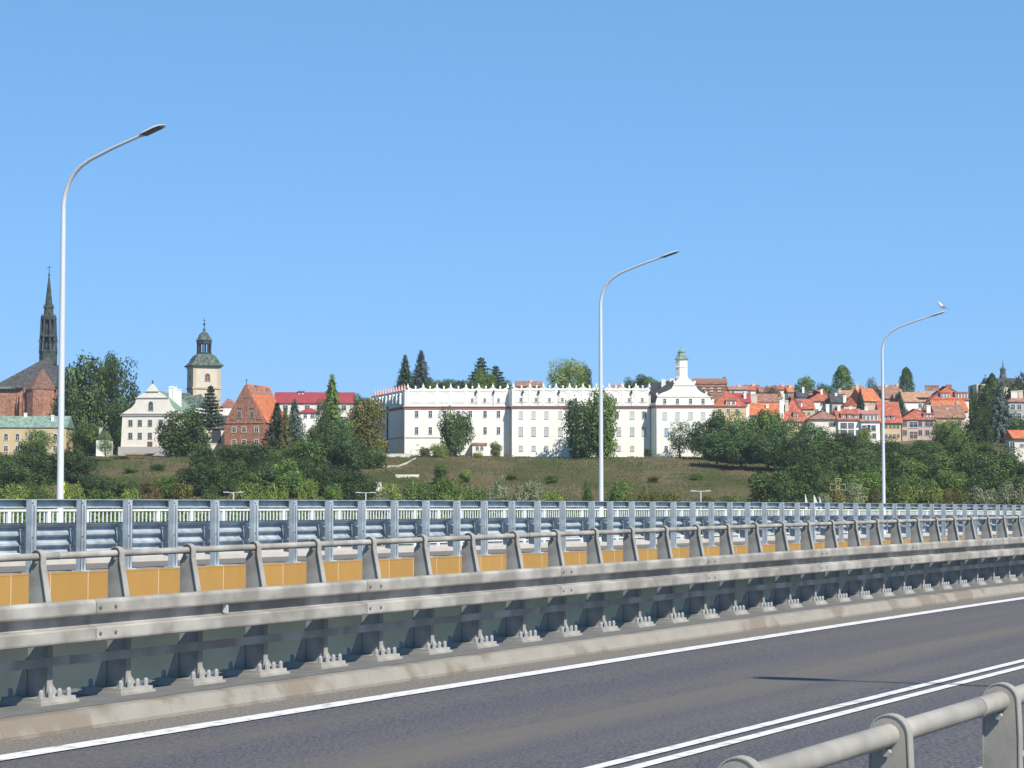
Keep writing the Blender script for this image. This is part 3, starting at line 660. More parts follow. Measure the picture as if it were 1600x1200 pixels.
    rm.add([(X(1027, YC), YC + .8, Z(618, YC)), (xm, YC + .8, zr), (X(1114, YC), YC + .8, Z(618, YC)), (X(1004, YC), YC + 42, Z(618, YC)), (xm - 11, YC + 42, zr), (X(1114, YC), YC + 42, Z(618, YC)),
            (X(1027, YC), YC + .8, Z(632)), (X(1114, YC), YC + .8, Z(632)), (X(1004, YC), YC + 42, Z(632)), (X(1114, YC), YC + 42, Z(632))],
           [(0, 3, 4, 1), (1, 4, 5, 2), (0, 1, 2, 7, 6), (3, 8, 9, 5, 4), (0, 6, 8, 3), (2, 5, 9, 7), (6, 7, 9, 8)])
    wp(rm.mesh('roof', R['slate']), 'roof')
    fl_ = MB().prism_z([(p[0] * .995, p[1] + 1) for p in bP], zt - .2, zt + .05); wp(fl_.mesh('roof', R['dark']), 'roof')
    # turret
    X_t, Yt = X(1065.5, Y0 + 6), Y0 + 6; zz = lambda y: Z(y, Yt)
    tu = wp(MB().lathe([(1.95, zz(595)), (1.95, zz(590)), (1.75, zz(589)), (1.75, zz(575)), (1.9, zz(574)), (1.75, zz(573)), (1.75, zz(562.5)), (1.95, zz(562))], 8, ph=PI / 8).mesh('turret', W['white']), 'turret', X_t, Yt, 0)
    obj('turret_roof', MB().lathe([(2.1, zz(562)), (2.1, zz(561)), (1.5, zz(557)), (1.15, zz(552)), (1.1, zz(550.5)), (1.3, zz(550)), (.7, zz(547)), (.25, zz(545)), (.12, zz(543.5)), (.05, zz(541))], 8, ph=PI / 8).mesh('turret_roof', R['green']), tu)
    ch = [(1036, 603, 616), (1050, 588, 603), (995, 600, 610), (1037, 589, 600)]
    for x, y0, y1 in ch: wp(MB().box(-.6, .6, -.4, .4, Z(y1 + 4, YC), Z(y0, YC)).mesh('chimney', W['offwhite']), 'chimney', X(x, YC + 10), YC + 10, 0)
    # bastion wall in front left, porch
    return r
palace()
pr = house('garden_porch', 'small white porch with flat roof behind the tree at the palace foot', 738, 759, 709, 694, 691.5, 597, 3.0, 'flat', 'white', 'tan', rows=((700, 1.1, .8, (746, 753)),), cat='porch', deep=2)
st = empty('garden_stall', (*[PX(652, 708, 588)[0], 588], PX(652, 708, 588)[1] - .2), label='small white canopy by the retaining wall at the left palace corner', cat='canopy')
obj('canopy', MB().add([(-1.9, -1.2, 1.3), (1.9, -1.2, 1.3), (1.9, 1.2, 1.3), (-1.9, 1.2, 1.3), (0, 0, 2.0), (-1.9, -1.2, 1.2), (1.9, -1.2, 1.2), (1.9, 1.2, 1.2), (-1.9, 1.2, 1.2)], [(0, 1, 4), (1, 2, 4), (2, 3, 4), (3, 0, 4), (0, 5, 6, 1), (1, 6, 7, 2), (2, 7, 8, 3), (3, 8, 5, 0), (5, 8, 7, 6)]).mesh('canopy', W['white']), st)
for x, y in ((-1.8, -1.1), (1.8, -1.1), (1.8, 1.1), (-1.8, 1.1)): obj('pole', MB().box(-.05, .05, -.05, .05, -1.5, 1.22).mesh('pole', M['pole']), st, (x, y, 0))

# --- bell tower
def tower():
    Y = 650; s = Y / F; xc, zb = PX(318, 655, Y); Z = lambda y: (655 - y) * s
    r = empty('bell_tower', (xc, Y, zb), (0, 0, math.radians(21)), label='cream bell tower with copper onion roof and open lantern', cat='tower')
    a = 4.2
    obj('wall', MB().box(-a, a, -a, a, -8, Z(573)).mesh('wall', W['cream']), r)
    c = MB(); c.box(-a - .3, a + .3, -a - .3, a + .3, Z(608.5), Z(605.5)); c.box(-a - .35, a + .35, -a - .35, a + .35, Z(575), Z(572.5))
    obj('cornice', c.mesh('cornice', W['tan']), r)
    for sx in (-1, 1):
        for sy in (-1, 1): obj('quoin', MB().box(-.5, .5, -.5, .5, -8, Z(575)).mesh('quoin', W['tan']), r, (sx * (a - .42), sy * (a - .42), 0))
    window(r, 0, 0, 1.5, 1.5, loc=(.2, -a - .02, Z(596)), arch=True, frame=W['tan'], pane=FRD); window(r, 0, 0, 1.3, 1.5, loc=(-a - .02, 0, Z(596)), arch=True, frame=W['tan'], pane=FRD, rz=-PI / 2)
    def lo4(prof_): # square-ish lathe
        return MB().lathe([(q * 1.41421, z) for q, z in prof_], 4, ph=PI / 4)
    obj('roof', lo4([(a + .8, Z(573)), (a + .9, Z(571.5)), (a + .3, Z(569)), (a - .35, Z(565)), (a - .8, Z(560)), (a - 1.3, Z(556)), (2.2, Z(553.5))]).mesh('roof', R['copper']), r)
    l = MB().lathe([(2.3, Z(553.5)), (2.3, Z(551))], 8, ph=PI / 8)
    for k in range(8): t = 2 * PI * k / 8 + PI / 8; l.tube([(2.0 * math.cos(t), 2.0 * math.sin(t), Z(552)), (2.0 * math.cos(t), 2.0 * math.sin(t), Z(533))], .26, 6)
    l.lathe([(2.35, Z(537)), (2.35, Z(533)), (2.5, Z(532.5)), (2.5, Z(531.5))], 8, ph=PI / 8)
    ln = obj('lantern', l.mesh('lantern', R['dark']), r)
    obj('cupola', MB().lathe([(2.5, Z(531.5)), (2.0, Z(528)), (1.6, Z(523)), (1.1, Z(520)), (.5, Z(518)), (.35, Z(515.5)), (.5, Z(514.5)), (.15, Z(512.5)), (.12, Z(508))], 8, ph=PI / 8).mesh('cupola', R['copper']), r)
    obj('finial', MB().lathe([(.1, Z(509)), (.38, Z(506.5)), (.38, Z(505.5)), (.08, Z(503.5)), (.07, Z(496))], 8).box(-.5, .5, -.06, .06, Z(500.5), Z(499.8)).mesh('finial', R['dark']), r)
tower()

# --- brick church
def church():
    Y = 670; s = Y / F; xc, zb = PX(40, 700, Y); Z = lambda y: (700 - y) * s; X = lambda x: (x - 40) * s
    r = empty('church', (xc, Y, zb), label='brick church with slate roof and tall dark openwork spire at the left edge', cat='church')
    nv = MB().prism_z([(X(-14), 0), (X(30), 0), (X(38), -2), (X(98), -2), (X(98), 24), (X(-14), 24)], -8, Z(606))
    obj('wall', nv.mesh('wall', W['brickd']), r)
    obj('apse', MB().lathe([(4.6, -8), (4.6, Z(610))], 8, X(66), -2, ph=PI / 8).mesh('apse', W['brickd']), r)
    obj('apse_roof', MB().lathe([(5.2, Z(610)), (5.2, Z(608.5)), (.3, Z(577))], 8, X(66), -1.5, ph=PI / 8).mesh('apse_roof', R['rust']), r)
    m = MB(); z0 = Z(606)
    m.add([(X(-16), -.6, z0), (X(100), -2.6, z0), (X(100), 26, z0), (X(-16), 26, z0), (X(65), 9, Z(553)), (X(62), 15, Z(553)), (X(-16), 12, z0)], [(0, 1, 4), (1, 2, 5, 4), (2, 3, 5), (3, 0, 4, 5), (0, 3, 2, 1)])
    obj('roof', m.mesh('roof', R['slate']), r)
    obj('gutter', MB().box(X(-16), X(34), -1.1, -.5, Z(607.5), Z(604.5)).mesh('gutter', R['green']), r)
    for px, w_ in ((13, 7), (44.5, 3)):
        window(r, 0, 0, w_ * s, (44 - w_ / 2) * s - 3, loc=(X(px), -.03 if px < 30 else -2.1, Z(655)), arch=True, frame=W['brick'], pane=W['brick'] if px < 30 else GL)
    window(r, 0, 0, 1.2, 5, loc=(X(66) - .5, -2 - 4.3, Z(652)), arch=True, frame=W['brick'], pane=W['brickd'])
    for px in (28.5, 35, 86): obj('buttress', MB().prism_x([(-1.6, -8), (0, -8), (0, Z(612)), (-.3, Z(614)), (-1.4, Z(630))], -.4, .4).mesh('buttress', W['brick']), r, (X(px), -.0 if px < 32 else -2, 0))
    # fleche
    cx, cy = X(60.5), 12
    f1 = obj('spire', MB().lathe([(2.9, Z(565)), (2.85, Z(545)), (1.3, Z(545))], 8, cx, cy, ph=PI / 8).lathe([(1.4, Z(546)), (1.3, Z(486)), (1.7, Z(490)), (1.45, Z(478)), (1.55, Z(473)), (1.2, Z(471)), (.55, Z(440)), (.12, Z(421))], 8, cx, cy, ph=PI / 8).mesh('spire', R['spire']), r)
    cols = MB()
    for k in range(8):
        t = 2 * PI * k / 8 + PI / 8; c_, s_ = math.cos(t), math.sin(t)
        cols.tube([(cx + 2.75 * c_, cy + 2.75 * s_, Z(548)), (cx + 2.5 * c_, cy + 2.5 * s_, Z(519)), (cx + 2.25 * c_, cy + 2.25 * s_, Z(490))], .3, 5)
        cols.tube([(cx + 2.3 * c_, cy + 2.3 * s_, Z(492)), (cx + 2.2 * c_, cy + 2.2 * s_, Z(485))], [.35, .05], 5)
        cols.tube([(cx + 1.55 * c_, cy + 1.55 * s_, Z(476)), (cx + 1.5 * c_, cy + 1.5 * s_, Z(469))], [.25, .03], 5)
        cols.tube([(cx + 2.9 * c_, cy + 2.9 * s_, Z(530)), (cx + 2.75 * c_, cy + 2.75 * s_, Z(522))], [.3, .05], 5)
    obj('pinnacles', cols.mesh('pinnacles', R['dark']), r)
    for y, q in ((521, 2.75), (493, 2.5), (545, 2.95)): obj('gallery', MB().lathe([(q, Z(y + 1.6)), (q + .1, Z(y)), (q, Z(y - 1.6))], 8, cx, cy, ph=PI / 8).mesh('gallery', R['dark']), r)
    obj('cross', MB().lathe([(.12, Z(424)), (.4, Z(422)), (.12, Z(420)), (.09, Z(407))], 6, cx, cy).box(cx - .7, cx + .7, cy - .08, cy + .08, Z(410.5), Z(409.6)).mesh('cross', R['dark']), r)
    obj('gable', MB().prism_y([(X(19), Z(600)), (X(50), Z(600)), (X(50), Z(546)), (X(45), Z(548)), (X(21), Z(563)), (X(18.5), Z(566))], 27, 28).mesh('gable', W['cream']), r)
    obj('turret', MB().lathe([(.45, Z(600)), (.45, Z(573)), (.75, Z(572)), (.5, Z(568)), (.2, Z(565)), (.3, Z(563)), (.05, Z(552))], 6, X(107.5), 22).mesh('turret', R['dark']), r)
church()
house('town_house', 'yellow house with green sheet roof and arched windows below the church', -40, 103, 718, 667, 649, 615, 10, 'E', 'yellow', 'green', ov=.3,
      rows=((684, 1.3, 1.1, (9, 27, 47, 68, 86), dict(arch=True)), (701, 1.6, 1.1, (9, 27, 47, 68, 86))), chims=((33, 644, 654, .8, .5, 'white'), (78, 648, 656, .8, .3, 'white')), deep=6)
# --- white baroque gabled house
def baroque():
    Y = 612; s = Y / F; xc, zb = PX(238, 708, Y); Z = lambda y: (708 - y) * s; X = lambda x: (x - 238) * s
    r = empty('gabled_house', (xc, Y, zb), (0, 0, math.radians(-4)), label='white baroque house with curved gable and rows of square windows', cat='house')
    obj('wall', MB().prism_y([(X(186), -6), (X(292), -6), (X(288), Z(649)), (X(190), Z(649))], 0, 30).mesh('wall', W['pale']), r)
    g_ = [(190, 649), (288, 649), (287, 646), (280, 643), (272, 640), (267, 634), (263, 625), (261.5, 622), (260, 621), (250, 614), (246, 611), (245.5, 609), (237, 599), (228.5, 609), (227, 612), (219, 617), (213, 620), (211.5, 623), (210, 630), (204, 637), (196, 641.5), (191, 645)]
    obj('gable', MB().prism_y([(X(x), Z(y)) for x, y in g_], .01, .8).mesh('gable', W['pale']), r)
    c = MB()
    for (a, b, y) in ((187, 291, 649.5), (188, 289, 646.5), (210, 263, 621.5), (226, 247, 611.5)): c.box(X(a), X(b), -.25, .02, Z(y + .8), Z(y - .8))
    obj('cornice', c.mesh('cornice', W['grey']), r)
    for y in (661, 681):
        for x in (203, 218, 234, 251, 268): window(r, X(x), Z(y) - .85, 1.05, 1.7, frame=W['grey'], mull=True)
    window(r, X(235), Z(641), 1.2, 1.9, arch=True, frame=W['grey'])
    obj('door', MB().box(X(230), X(238), -.06, .02, -1, Z(690)).mesh('door', FRD), r)
    obj('plinth', MB().box(X(184), X(293), -.4, 0, -6, Z(698)).mesh('plinth', W['grey']), r)
    obj('roof', MB().prism_y([(X(192), Z(648)), (X(286), Z(648)), (X(238), Z(608))], .8, 30).mesh('roof', R['green']), r)
    for x, y in ((252, 602), (258, 601), (265, 605)): chimney(r, X(x), 12, Z(640), Z(y), 1.3, W['white'])
    obj('finial', MB().lathe([(.15, Z(600)), (.3, Z(598)), (.05, Z(593))], 6, X(237), .4).mesh('finial', R['dark']), r)
baroque()
house('outbuilding', 'low white wing with green roof and chimneys behind the baroque gable', 256, 322, 660, 634, 612, 640, 12, 'H', 'white', 'copper', chims=((263, 602, 625, 1.2, .4, 'white'), (270, 603, 625, 1.2, .4, 'white')), deep=5, inset=3)
house('cottage', 'tiny white cottage with dark roof under the broad dark tree', 150, 169, 708, 686, 672, 606, 7, 'G', 'white', 'dark', rows=((696, .8, .7, (160,)),), chims=((155, 668, 684, .9, .3, 'cream'),), deep=3)
house('boundary_wall', 'low pale stone terrace wall before the baroque house', 196, 238, 716, 710, 708.5, 606, .6, 'flat', 'cream', 'tan', cat='wall', deep=2)
house('chapel', 'dark roofed white house with green dormer beside the brick gable', 322, 352, 688, 669, 648, 628, 10, 'E', 'offwhite', 'slate', rows=((684, 3.2, 2.8, (338,), dict(arch=True, pane=GL, mull=False)),), chims=((316, 641, 655, .8, .4, 'white'), (332, 641, 655, .9, .4, 'white')), dormers=((330, 338, 654, 664, 1, 'pale'),), deep=4)
# --- brick gabled house
def brickhouse():
    Y = 618; s = Y / F; xc, zb = PX(382, 700, Y); Z = lambda y: (700 - y) * s; X = lambda x: (x - 384) * s * 1.0
    r = empty('brick_house', (xc, Y, zb), (0, 0, math.radians(-18)), label='red brick gothic house with stepped niches and steep orange tile roof', cat='house')
    obj('wall', MB().prism_y([(X(350), -6), (X(417), -6), (X(418), Z(660)), (X(387), Z(602)), (X(383), Z(602)), (X(349), Z(660))], 0, 16).mesh('wall', W['brick']), r)
    obj('roof', MB().prism_y([(X(349), Z(661)), (X(350), Z(658.5)), (X(385), Z(599.5)), (X(419), Z(658.5)), (X(420), Z(661)), (X(385), Z(603))], .6, 16.4).mesh('roof', R['orange']), r)
    c = MB(); c.box(X(350), X(417), -.2, 0, Z(661.5), Z(659)); c.box(X(384.6), X(385.4), -.12, 0, Z(659), Z(606))
    obj('string_course', c.mesh('string_course', W['brickd']), r)
    for x, y, h in ((386, 620, .3), (375, 634, 1.2), (397, 634, 1.2), (363.5, 652, 1.0), (408, 652, 1.0)): 
        o = window(r, X(x), Z(y) - h / 2, 1.0, h, arch=True, frame=W['brickd'], pane=W['brickd'], mull=False)
    for x, y in ((374.5, 648), (396.5, 648)): window(r, X(x), Z(y) - .85, 1.1, 1.7, frame=W['grey'])
    for y in (671, 691):
        for x in (366, 383, 404.5): window(r, X(x), Z(y) - .75, 1.2, 1.5, frame=W['pale'])
    chimney(r, X(386.5), 6, Z(615), Z(601), 1.5, W['brickd'], 1.2); chimney(r, X(389), 13, Z(618), Z(604), 1.0, W['brickd'])
    obj('finial', MB().lathe([(.4, Z(603)), (.15, Z(600)), (.06, Z(591))], 6, X(386), .3).box(X(386) - .4, X(386) + .4, .25, .35, Z(594.6), Z(594)).mesh('finial', R['dark']), r)
brickhouse()
house('white_house', 'distant white gable roof between bell tower and brick house', 344, 368, 644, 636, 622, 690, 10, 'G', 'white', 'pinkred', deep=4)
house('school_building', 'long white building with bright crimson roof', 430, 551, 665, 629, 611, 680, 14, 'E', 'offwhite', 'crimson', yaw=3, rows=((637, 1.6, 1.5, (446, 461, 480, 499, 519, 537)), (655, 1.6, 1.5, (446, 461, 480, 499, 519, 537))), dormers=((464, 473, 611.5, 614.5, 1),), ov=.5, deep=8)
house('school_annexe', 'small red roofed annexe before the long crimson roof', 468, 496, 660, 644, 637, 668, 8, 'H', 'white', 'crimson', deep=8, rows=((650, 1.2, 1, (477, 488)),))
# --- town hall
def townhall():
    Y = 700; s = Y / F; xc, zb = PX(1109, 625, Y); Z = lambda y: (625 - y) * s; X = lambda x: (x - 1109) * s
    r = empty('town_hall', (xc, Y, zb), label='brick town hall with crenellated parapet behind the palace gable', cat='town hall')
    obj('wall', MB().box(X(1082), X(1136), 0, 14, -8, Z(598)).mesh('wall', W['brick']), r)
    c = MB()
    for y in (599, 603.5, 608): c.box(X(1081), X(1137), -.25, 0, Z(y + .7), Z(y - .7))
    obj('cornice', c.mesh('cornice', W['brickd']), r)
    mr = MB().box(-.35, .35, 0, .5, 0, 1.0).prism_x([(0, 1), (.5, 1), (.25, 1.5)], -.35, .35).mesh('merlon', W['brickd'])
    for k in range(15): obj('merlon', mr, r, (X(1083.5 + k * 3.65), .1, Z(598)))
    chimney(r, X(1133.5), 3, Z(600), Z(588), .8, W['brickd'])
    for x in (1100, 1112, 1124): window(r, X(x), Z(612), 1.1, 1.4, arch=True, frame=W['brickd'], pane=GLP)
townhall()
# --- old town houses on the right: x0,x1,yb,ye,yr,Y,d,kind,wall,roof
t0_ = None
H = house; WN = dict(frame=W['grey'])
H('town_house', 'yellow walled house with hipped orange roof right beside the palace', 1114, 1166, 660, 634, 610, 640, 12, 'H', 'yellow', 'red', dormers=((1135, 1150, 626, 633.5, 2),), inset=5, rows=((642, 1.2, 1.0, (1124, 1138, 1152)),))
H('town_house', 'house with narrow crimson roof and tall white chimney behind the orange hipped roof', 1148, 1172, 640, 628, 613, 665, 9, 'E', 'white', 'crimson', chims=((1165, 611, 622, .8, .2, 'white'),), rows=((632, .9, .8, (1154, 1166)),))
H('town_house', 'brown roofed house with broad cream chimney above the orange roof', 1176, 1216, 640, 627, 614, 672, 10, 'E', 'white', 'brown', chims=((1177.5, 616, 630, 2.0, -.05, 'cream'),), rows=((630.5, .9, .9, (1198, 1203, 1208)),))
H('town_house', 'low orange tiled roof rising out of the locust trees', 1173, 1214, 668, 648, 628, 638, 10, 'E', 'grey', 'orange', yaw=-8, chims=((1199, 631, 640, .9, .3, 'white'),))
H('town_house', 'tall steep red roof with white firewall chimneys and yellow wall below', 1220, 1262, 672, 658, 617, 632, 12, 'H', 'yellow', 'red', inset=5, chims=((1222, 625, 655, 1.3, .06, 'white'), (1231, 625, 645, 1.0, .2, 'cream')), dormers=((1240, 1247, 645, 655, 1, 'grey'),), rows=((663, .9, .9, (1235, 1246)),))
H('town_house', 'orange roofed house with white dormer and peach wall right of the steep red roof', 1246, 1272, 660, 638, 622, 642, 10, 'E', 'yellow', 'red', dormers=((1245, 1254, 628, 636, 1),), rows=((646, .9, .9, (1256, 1264)),))
H('town_house', 'white walled house under a wide hipped red roof and skylight', 1264, 1306, 655, 626, 607, 662, 14, 'H', 'white', 'red', inset=6, rows=((630, 1.2, 1.1, (1285, 1292, 1300)), (642, 1.0, 1.1, (1276, 1290))), chims=((1287, 607, 618, .7, .3, 'white'),), dormers=((1268, 1272, 612, 616, 1),))
H('town_house', 'white gabled house with blank wall and grey roof behind the hipped red roof', 1247, 1262, 635, 620, 608, 690, 10, 'E', 'white', 'slate', chims=((1257, 604, 618, .7, .3, 'white'),))
H('town_house', 'low white terraced house with brown hipped roof at the left end of the terrace', 1268, 1310, 678, 654, 640, 622, 12, 'H', 'pale', 'brown', inset=5, rows=((663, 1.1, .8, (1298, 1303), WN),), chims=((1298, 630, 645, 1.0, .5, 'white'),), ov=.6)
H('town_house', 'white terraced house with red roof and three white twin dormers', 1310, 1346, 683, 655, 637, 621, 12, 'E', 'white', 'red', dormers=((1315, 1322, 647.5, 654, 2), (1324.5, 1332, 647.5, 654, 2), (1334.5, 1342, 648, 654, 2)), rows=((665, 1.5, .8, (1316, 1321, 1328, 1332), WN), (676, 1.5, .8, (1316, 1321, 1328, 1332, 1340), WN)), chims=((1315, 632, 642, .9, .4, 'white'), (1334, 634, 642, .9, .5, 'white')), ov=.5)
H('town_house', 'white terraced house with rose red roof, long attic band and shaded balcony', 1346, 1375, 686, 657.5, 639, 620, 12, 'E', 'white', 'pinkred', dormers=((1348, 1372, 648, 657, 4),), rows=((669, 1.6, 2.4, (1353.5, 1362)), (681, 1.4, 1.0, (1352, 1366), WN)), chims=((1359, 634, 642, .9, .5, 'white'),), ov=.5)
H('town_house', 'cream walled house under a big steep red roof behind the right lamp post', 1378, 1408, 690, 660, 626, 625, 13, 'E', 'yellow', 'red', dormers=((1381, 1385, 650, 657, 1), (1387, 1391, 650, 657, 1), (1394, 1398, 650, 657, 1)), rows=((666, .9, .7, (1385, 1391.5, 1397.5, 1403.5), WN), (681, .9, .7, (1385, 1391.5, 1397.5, 1403.5), WN)), ov=.5)
H('town_house', 'pink house with hipped red roof and dark loggia balcony', 1410, 1463, 694, 655, 637, 628, 13, 'H', 'pink', 'red', inset=6, rows=((662, 1.4, 1.1, (1414, 1438, 1449, 1455), WN), (676, 1.4, 1.1, (1414, 1438, 1449), WN), (663.5, 1.6, 2.4, (1427.5,)), (680, 2.2, 2.4, (1427.5,), dict(pane=FRD))), dormers=((1445, 1461, 647, 652, 3),), chims=((1456, 632, 645, 1.2, .35, 'white'), (1452, 630, 640, .8, .5, 'brickd')))
H('town_house', 'tan walled house with brown roof and small chimney behind the round tree', 1463, 1508, 680, 652, 630, 640, 12, 'E', 'tan', 'brown', rows=((661, 1.2, 1.0, (1492, 1499), WN),), chims=((1484, 637, 645, .8, .3, 'cream'),))
H('town_house', 'bright orange roof strip below the topmost red house', 1461, 1512, 645, 642, 624, 655, 12, 'E', 'white', 'orange', chims=((1500, 627, 636, .8, .3, 'cream'),))
H('town_house', 'topmost red roofed house with two brown chimney stacks and white attic windows', 1456, 1514, 640, 624, 601, 672, 15, 'H', 'white', 'red', inset=7, dormers=((1471, 1485, 614, 622, 3), (1494, 1513, 614, 622, 4)), chims=((1463, 600, 606, 4.4, .45, 'brickd'), (1490, 599, 606, 1.7, .45, 'brickd')))
H('town_house', 'tan roofed house with white wall left of the topmost red house', 1408, 1458, 646, 627, 611, 680, 12, 'E', 'white', 'tan', rows=((634, 1.2, 1.0, (1438, 1450)),), chims=((1444, 609, 615, .8, .5, 'cream'),))
H('town_house', 'bright orange gabled roof just left of the right lamp post', 1350, 1376, 630, 626, 605, 660, 14, 'E', 'tan', 'orange', yaw=12, rows=((628, 1.0, .8, (1360, 1366)),), chims=((1351, 603, 612, .6, .5, 'offwhite'),))
H('town_house', 'ochre tan roof with pale parapet left of the small dark fir', 1313, 1348, 634, 622, 608, 668, 12, 'E', 'offwhite', 'tan', yaw=-6, chims=((1313.5, 606, 616, .8, .4, 'cream'), (1334, 607, 612, .8, .5, 'tan')))
H('town_house', 'small red gable with pale wall below the ochre tan roof', 1319, 1340, 640, 634, 620, 650, 9, 'G', 'pale', 'red', rows=((632, .8, .7, (1330,)),), chims=((1322, 617, 626, .9, .3, 'white'),))
H('town_house', 'slate roofed house between the wide red roof and the ochre roof', 1300, 1322, 640, 628, 614, 656, 9, 'E', 'grey', 'slate', chims=((1309, 613, 622, .8, .4, 'white'),))
H('town_house', 'brown roofed house behind the dark fir group above the pink house', 1382, 1412, 636, 622, 606, 690, 11, 'E', 'pink', 'brown', rows=((627, 1, .9, (1390, 1400)),))
H('villa', 'grey weathered villa with dark red roof at the right edge', 1576, 1612, 660, 627, 612, 640, 12, 'H', 'grey', 'brown', inset=5, rows=((636, 1.6, 1.2, (1583, 1593)), (650, 1.6, 1.2, (1583, 1593))), chims=((1588, 610, 622, 2.0, .2, 'pale'), (1598, 609, 620, 1.4, .2, 'cream')))
H('villa', 'pale modern house with sloping orange roof at the right edge of the trees', 1586, 1622, 722, 684, 671, 560, 10, 'E', 'offwhite', 'orange', rows=((704, 4.5, 1.2, (1582,)), (696, .9, .9, (1597,))), ov=.8, deep=6)
for i, (x0, x1, ye, yr, Y, rf, wl, lb) in enumerate((
    (1140, 1168, 608, 602, 740, 'pinkred', 'cream', 'faint pinkish roof on the skyline just right of the town hall'),
    (1166, 1188, 609, 600, 750, 'red', 'white', 'small red skyline roof with a grey chimney above the brown roof'),
    (1188, 1214, 612, 603, 735, 'brown', 'cream', 'small brown skyline roof above the brown roofed house'),
    (1212, 1234, 608, 601, 745, 'red', 'white', 'small red skyline roof beside a cream chimney'),
    (1232, 1240, 612, 602, 720, 'orange', 'pale', 'narrow skyline house with orange roof left of the leafy skyline trees'),
    (806, 846, 603, 594, 720, 'brown', 'cream', 'low brown skyline roof peeping over the middle of the palace'),
    (953, 985, 606, 600, 720, 'pinkred', 'cream', 'low pinkish skyline roof peeping over the right half of the palace'),
    (1330, 1350, 608, 601, 760, 'pinkred', 'cream', 'faint skyline roof behind the bright orange gabled roof'),
    (1376, 1396, 610, 602, 755, 'brown', 'pink', 'dark red skyline roof immediately right of the right lamp post'),
    (1396, 1412, 608, 600, 765, 'pinkred', 'pale', 'pale skyline house left of the conical dark tree'))):
    H('town_house', lb, x0, x1, ye + 14, ye, yr, Y, 10, 'E', wl, rf, chims=(((x0 * .4 + x1 * .6), yr - 3, yr + 3, .9, .4, 'cream'),), rows=((ye + 4, 1, .9, (x0 + 5, x1 - 5)),))
# church on the right skyline
def church2():
    Y = 760; s = Y / F; xc, zb = PX(1560, 610, Y); Z = lambda y: (610 - y) * s; X = lambda x: (x - 1560) * s
    r = empty('church', (xc, Y, zb), label='cream church with dark roof and slim ridge turret on the right skyline', cat='church')
    obj('wall', MB().box(X(1526), X(1600), 0, 14, -8, Z(600)).mesh('wall', W['cream']), r)
    obj('roof', MB().prism_x([(-.5, Z(601)), (14.5, Z(601)), (7, Z(589))], X(1544), X(1602)).mesh('roof', R['slate']), r)
    l = MB().lathe([(1.3, Z(592)), (1.3, Z(585)), (1.0, Z(584)), (1.0, Z(577)), (1.25, Z(576)), (.8, Z(573)), (.3, Z(571)), (.12, Z(565)), (.05, Z(559))], 8, X(1574.5), 7).mesh('turret', R['copper'])
    obj('turret', l, r); window(r, X(1530), Z(607), 1, 1.2); chimney(r, X(1545.5), 6, Z(595), Z(584), .25, R['dark'], .25)
church2()
for (x0, x1, y, h, d_, rz, lb) in ((588, 640, 709.5, 4.0, 585, -6, 'whitewashed retaining wall below the left corner of the palace'), (588, 624, 728, 4.5, 560, 0, 'pale stone landing wall of the stairs, uppermost below the palace wall'),
                        (618, 655, 742, 3.0, 535, 0, 'pale stair landing wall, middle one on the grassy slope'), (580, 596, 754, 7, 505, 0, 'short pale wall lowest on the slope among the bushes')):
    X0, z0 = PX(x0, y, d_); X1, _ = PX(x1, y, d_)
    rr = empty('garden_wall', (X0, d_, z0), (0, 0, math.radians(rz)), label=lb, cat='wall')
    L_ = X1 - X0; hh = h * d_ / F
    obj('wall', MB().box(0, L_, 0, .5, -hh - 1.0, 0).mesh('wall', W['pale']), rr); obj('coping', MB().box(-.05, L_ + .05, -.06, .56, 0, .12).mesh('coping', W['offwhite']), rr)
def path(pts, label):
    v = []; 
    for px, py, Y in pts:
        X, _ = PX(px, py, Y); v.append(Vector((X, Y, T(X, Y) + .35)))
    m = MB()
    for a, b in zip(v[:-1], v[1:]):
        d = Vector((0, 1, 0)) * .55; m.add([a - d, b - d, b + d, a + d, a - d - Vector((0, 0, .9)), b - d - Vector((0, 0, .9)), b + d - Vector((0, 0, .9)), a + d - Vector((0, 0, .9))], [(0, 1, 2, 3), (4, 7, 6, 5), (0, 4, 5, 1), (1, 5, 6, 2), (2, 6, 7, 3), (3, 7, 4, 0)])
    tag(obj('steps', m.mesh('steps', W['pale'])), label, 'steps')
path([(650, 722, 582), (640, 724, 575), (620, 729, 562)], 'pale garden steps zigzagging down the slope, upper flight')
path([(602, 735, 552), (618, 741, 540), (655, 743, 533)], 'pale garden steps on the slope, lower flight')

# ------------------------------------------------------------------ small street lamps, cross, flags
def dlamp(px, ytop, Y, label):
    X, z = PX(px, ytop, Y); zg = T(X, Y); h = z - zg
    r = empty('street_lamp', (X, Y, zg), label=label, cat='street lamp', group='double headed lamps on the riverside')
    obj('pole', MB().tube([(0, 0, 0), (0, 0, h)], [.16, .09], 8).tube([(-.9, 0, h - .05), (.9, 0, h - .05)], .05, 6).mesh('pole', M['pole']), r)
    for s_ in (-1, 1): obj('lamp_head', MB().box(-.45, .45, -.16, .16, -.06, .06).mesh('lamp_head', M['pole']), r, (s_ * 1.15, 0, h))
dlamp(365, 769, 330, 'small double headed lamp above the blue fence, leftmost, under the brick house')
dlamp(571.5, 769.5, 330, 'small double headed lamp above the blue fence below the palace stairs')
dlamp(1095, 767, 330, 'small double headed lamp above the blue fence right of the middle lamp post')
X, z = PX(1309, 748, 425); zg = T(X, 425)
cr = empty('cross_monument', (X, 425, zg), label='pale lattice cross monument with flared arms among olive shrubs', cat='monument')
h = z - zg; c = MB(); cz = h - 1.75; rr_ = .07
c.tube([(-.55, 0, h), (.55, 0, h)], rr_, 6); c.tube([(-.42, 0, h - .45), (.42, 0, h - .45)], rr_ * .7, 6)
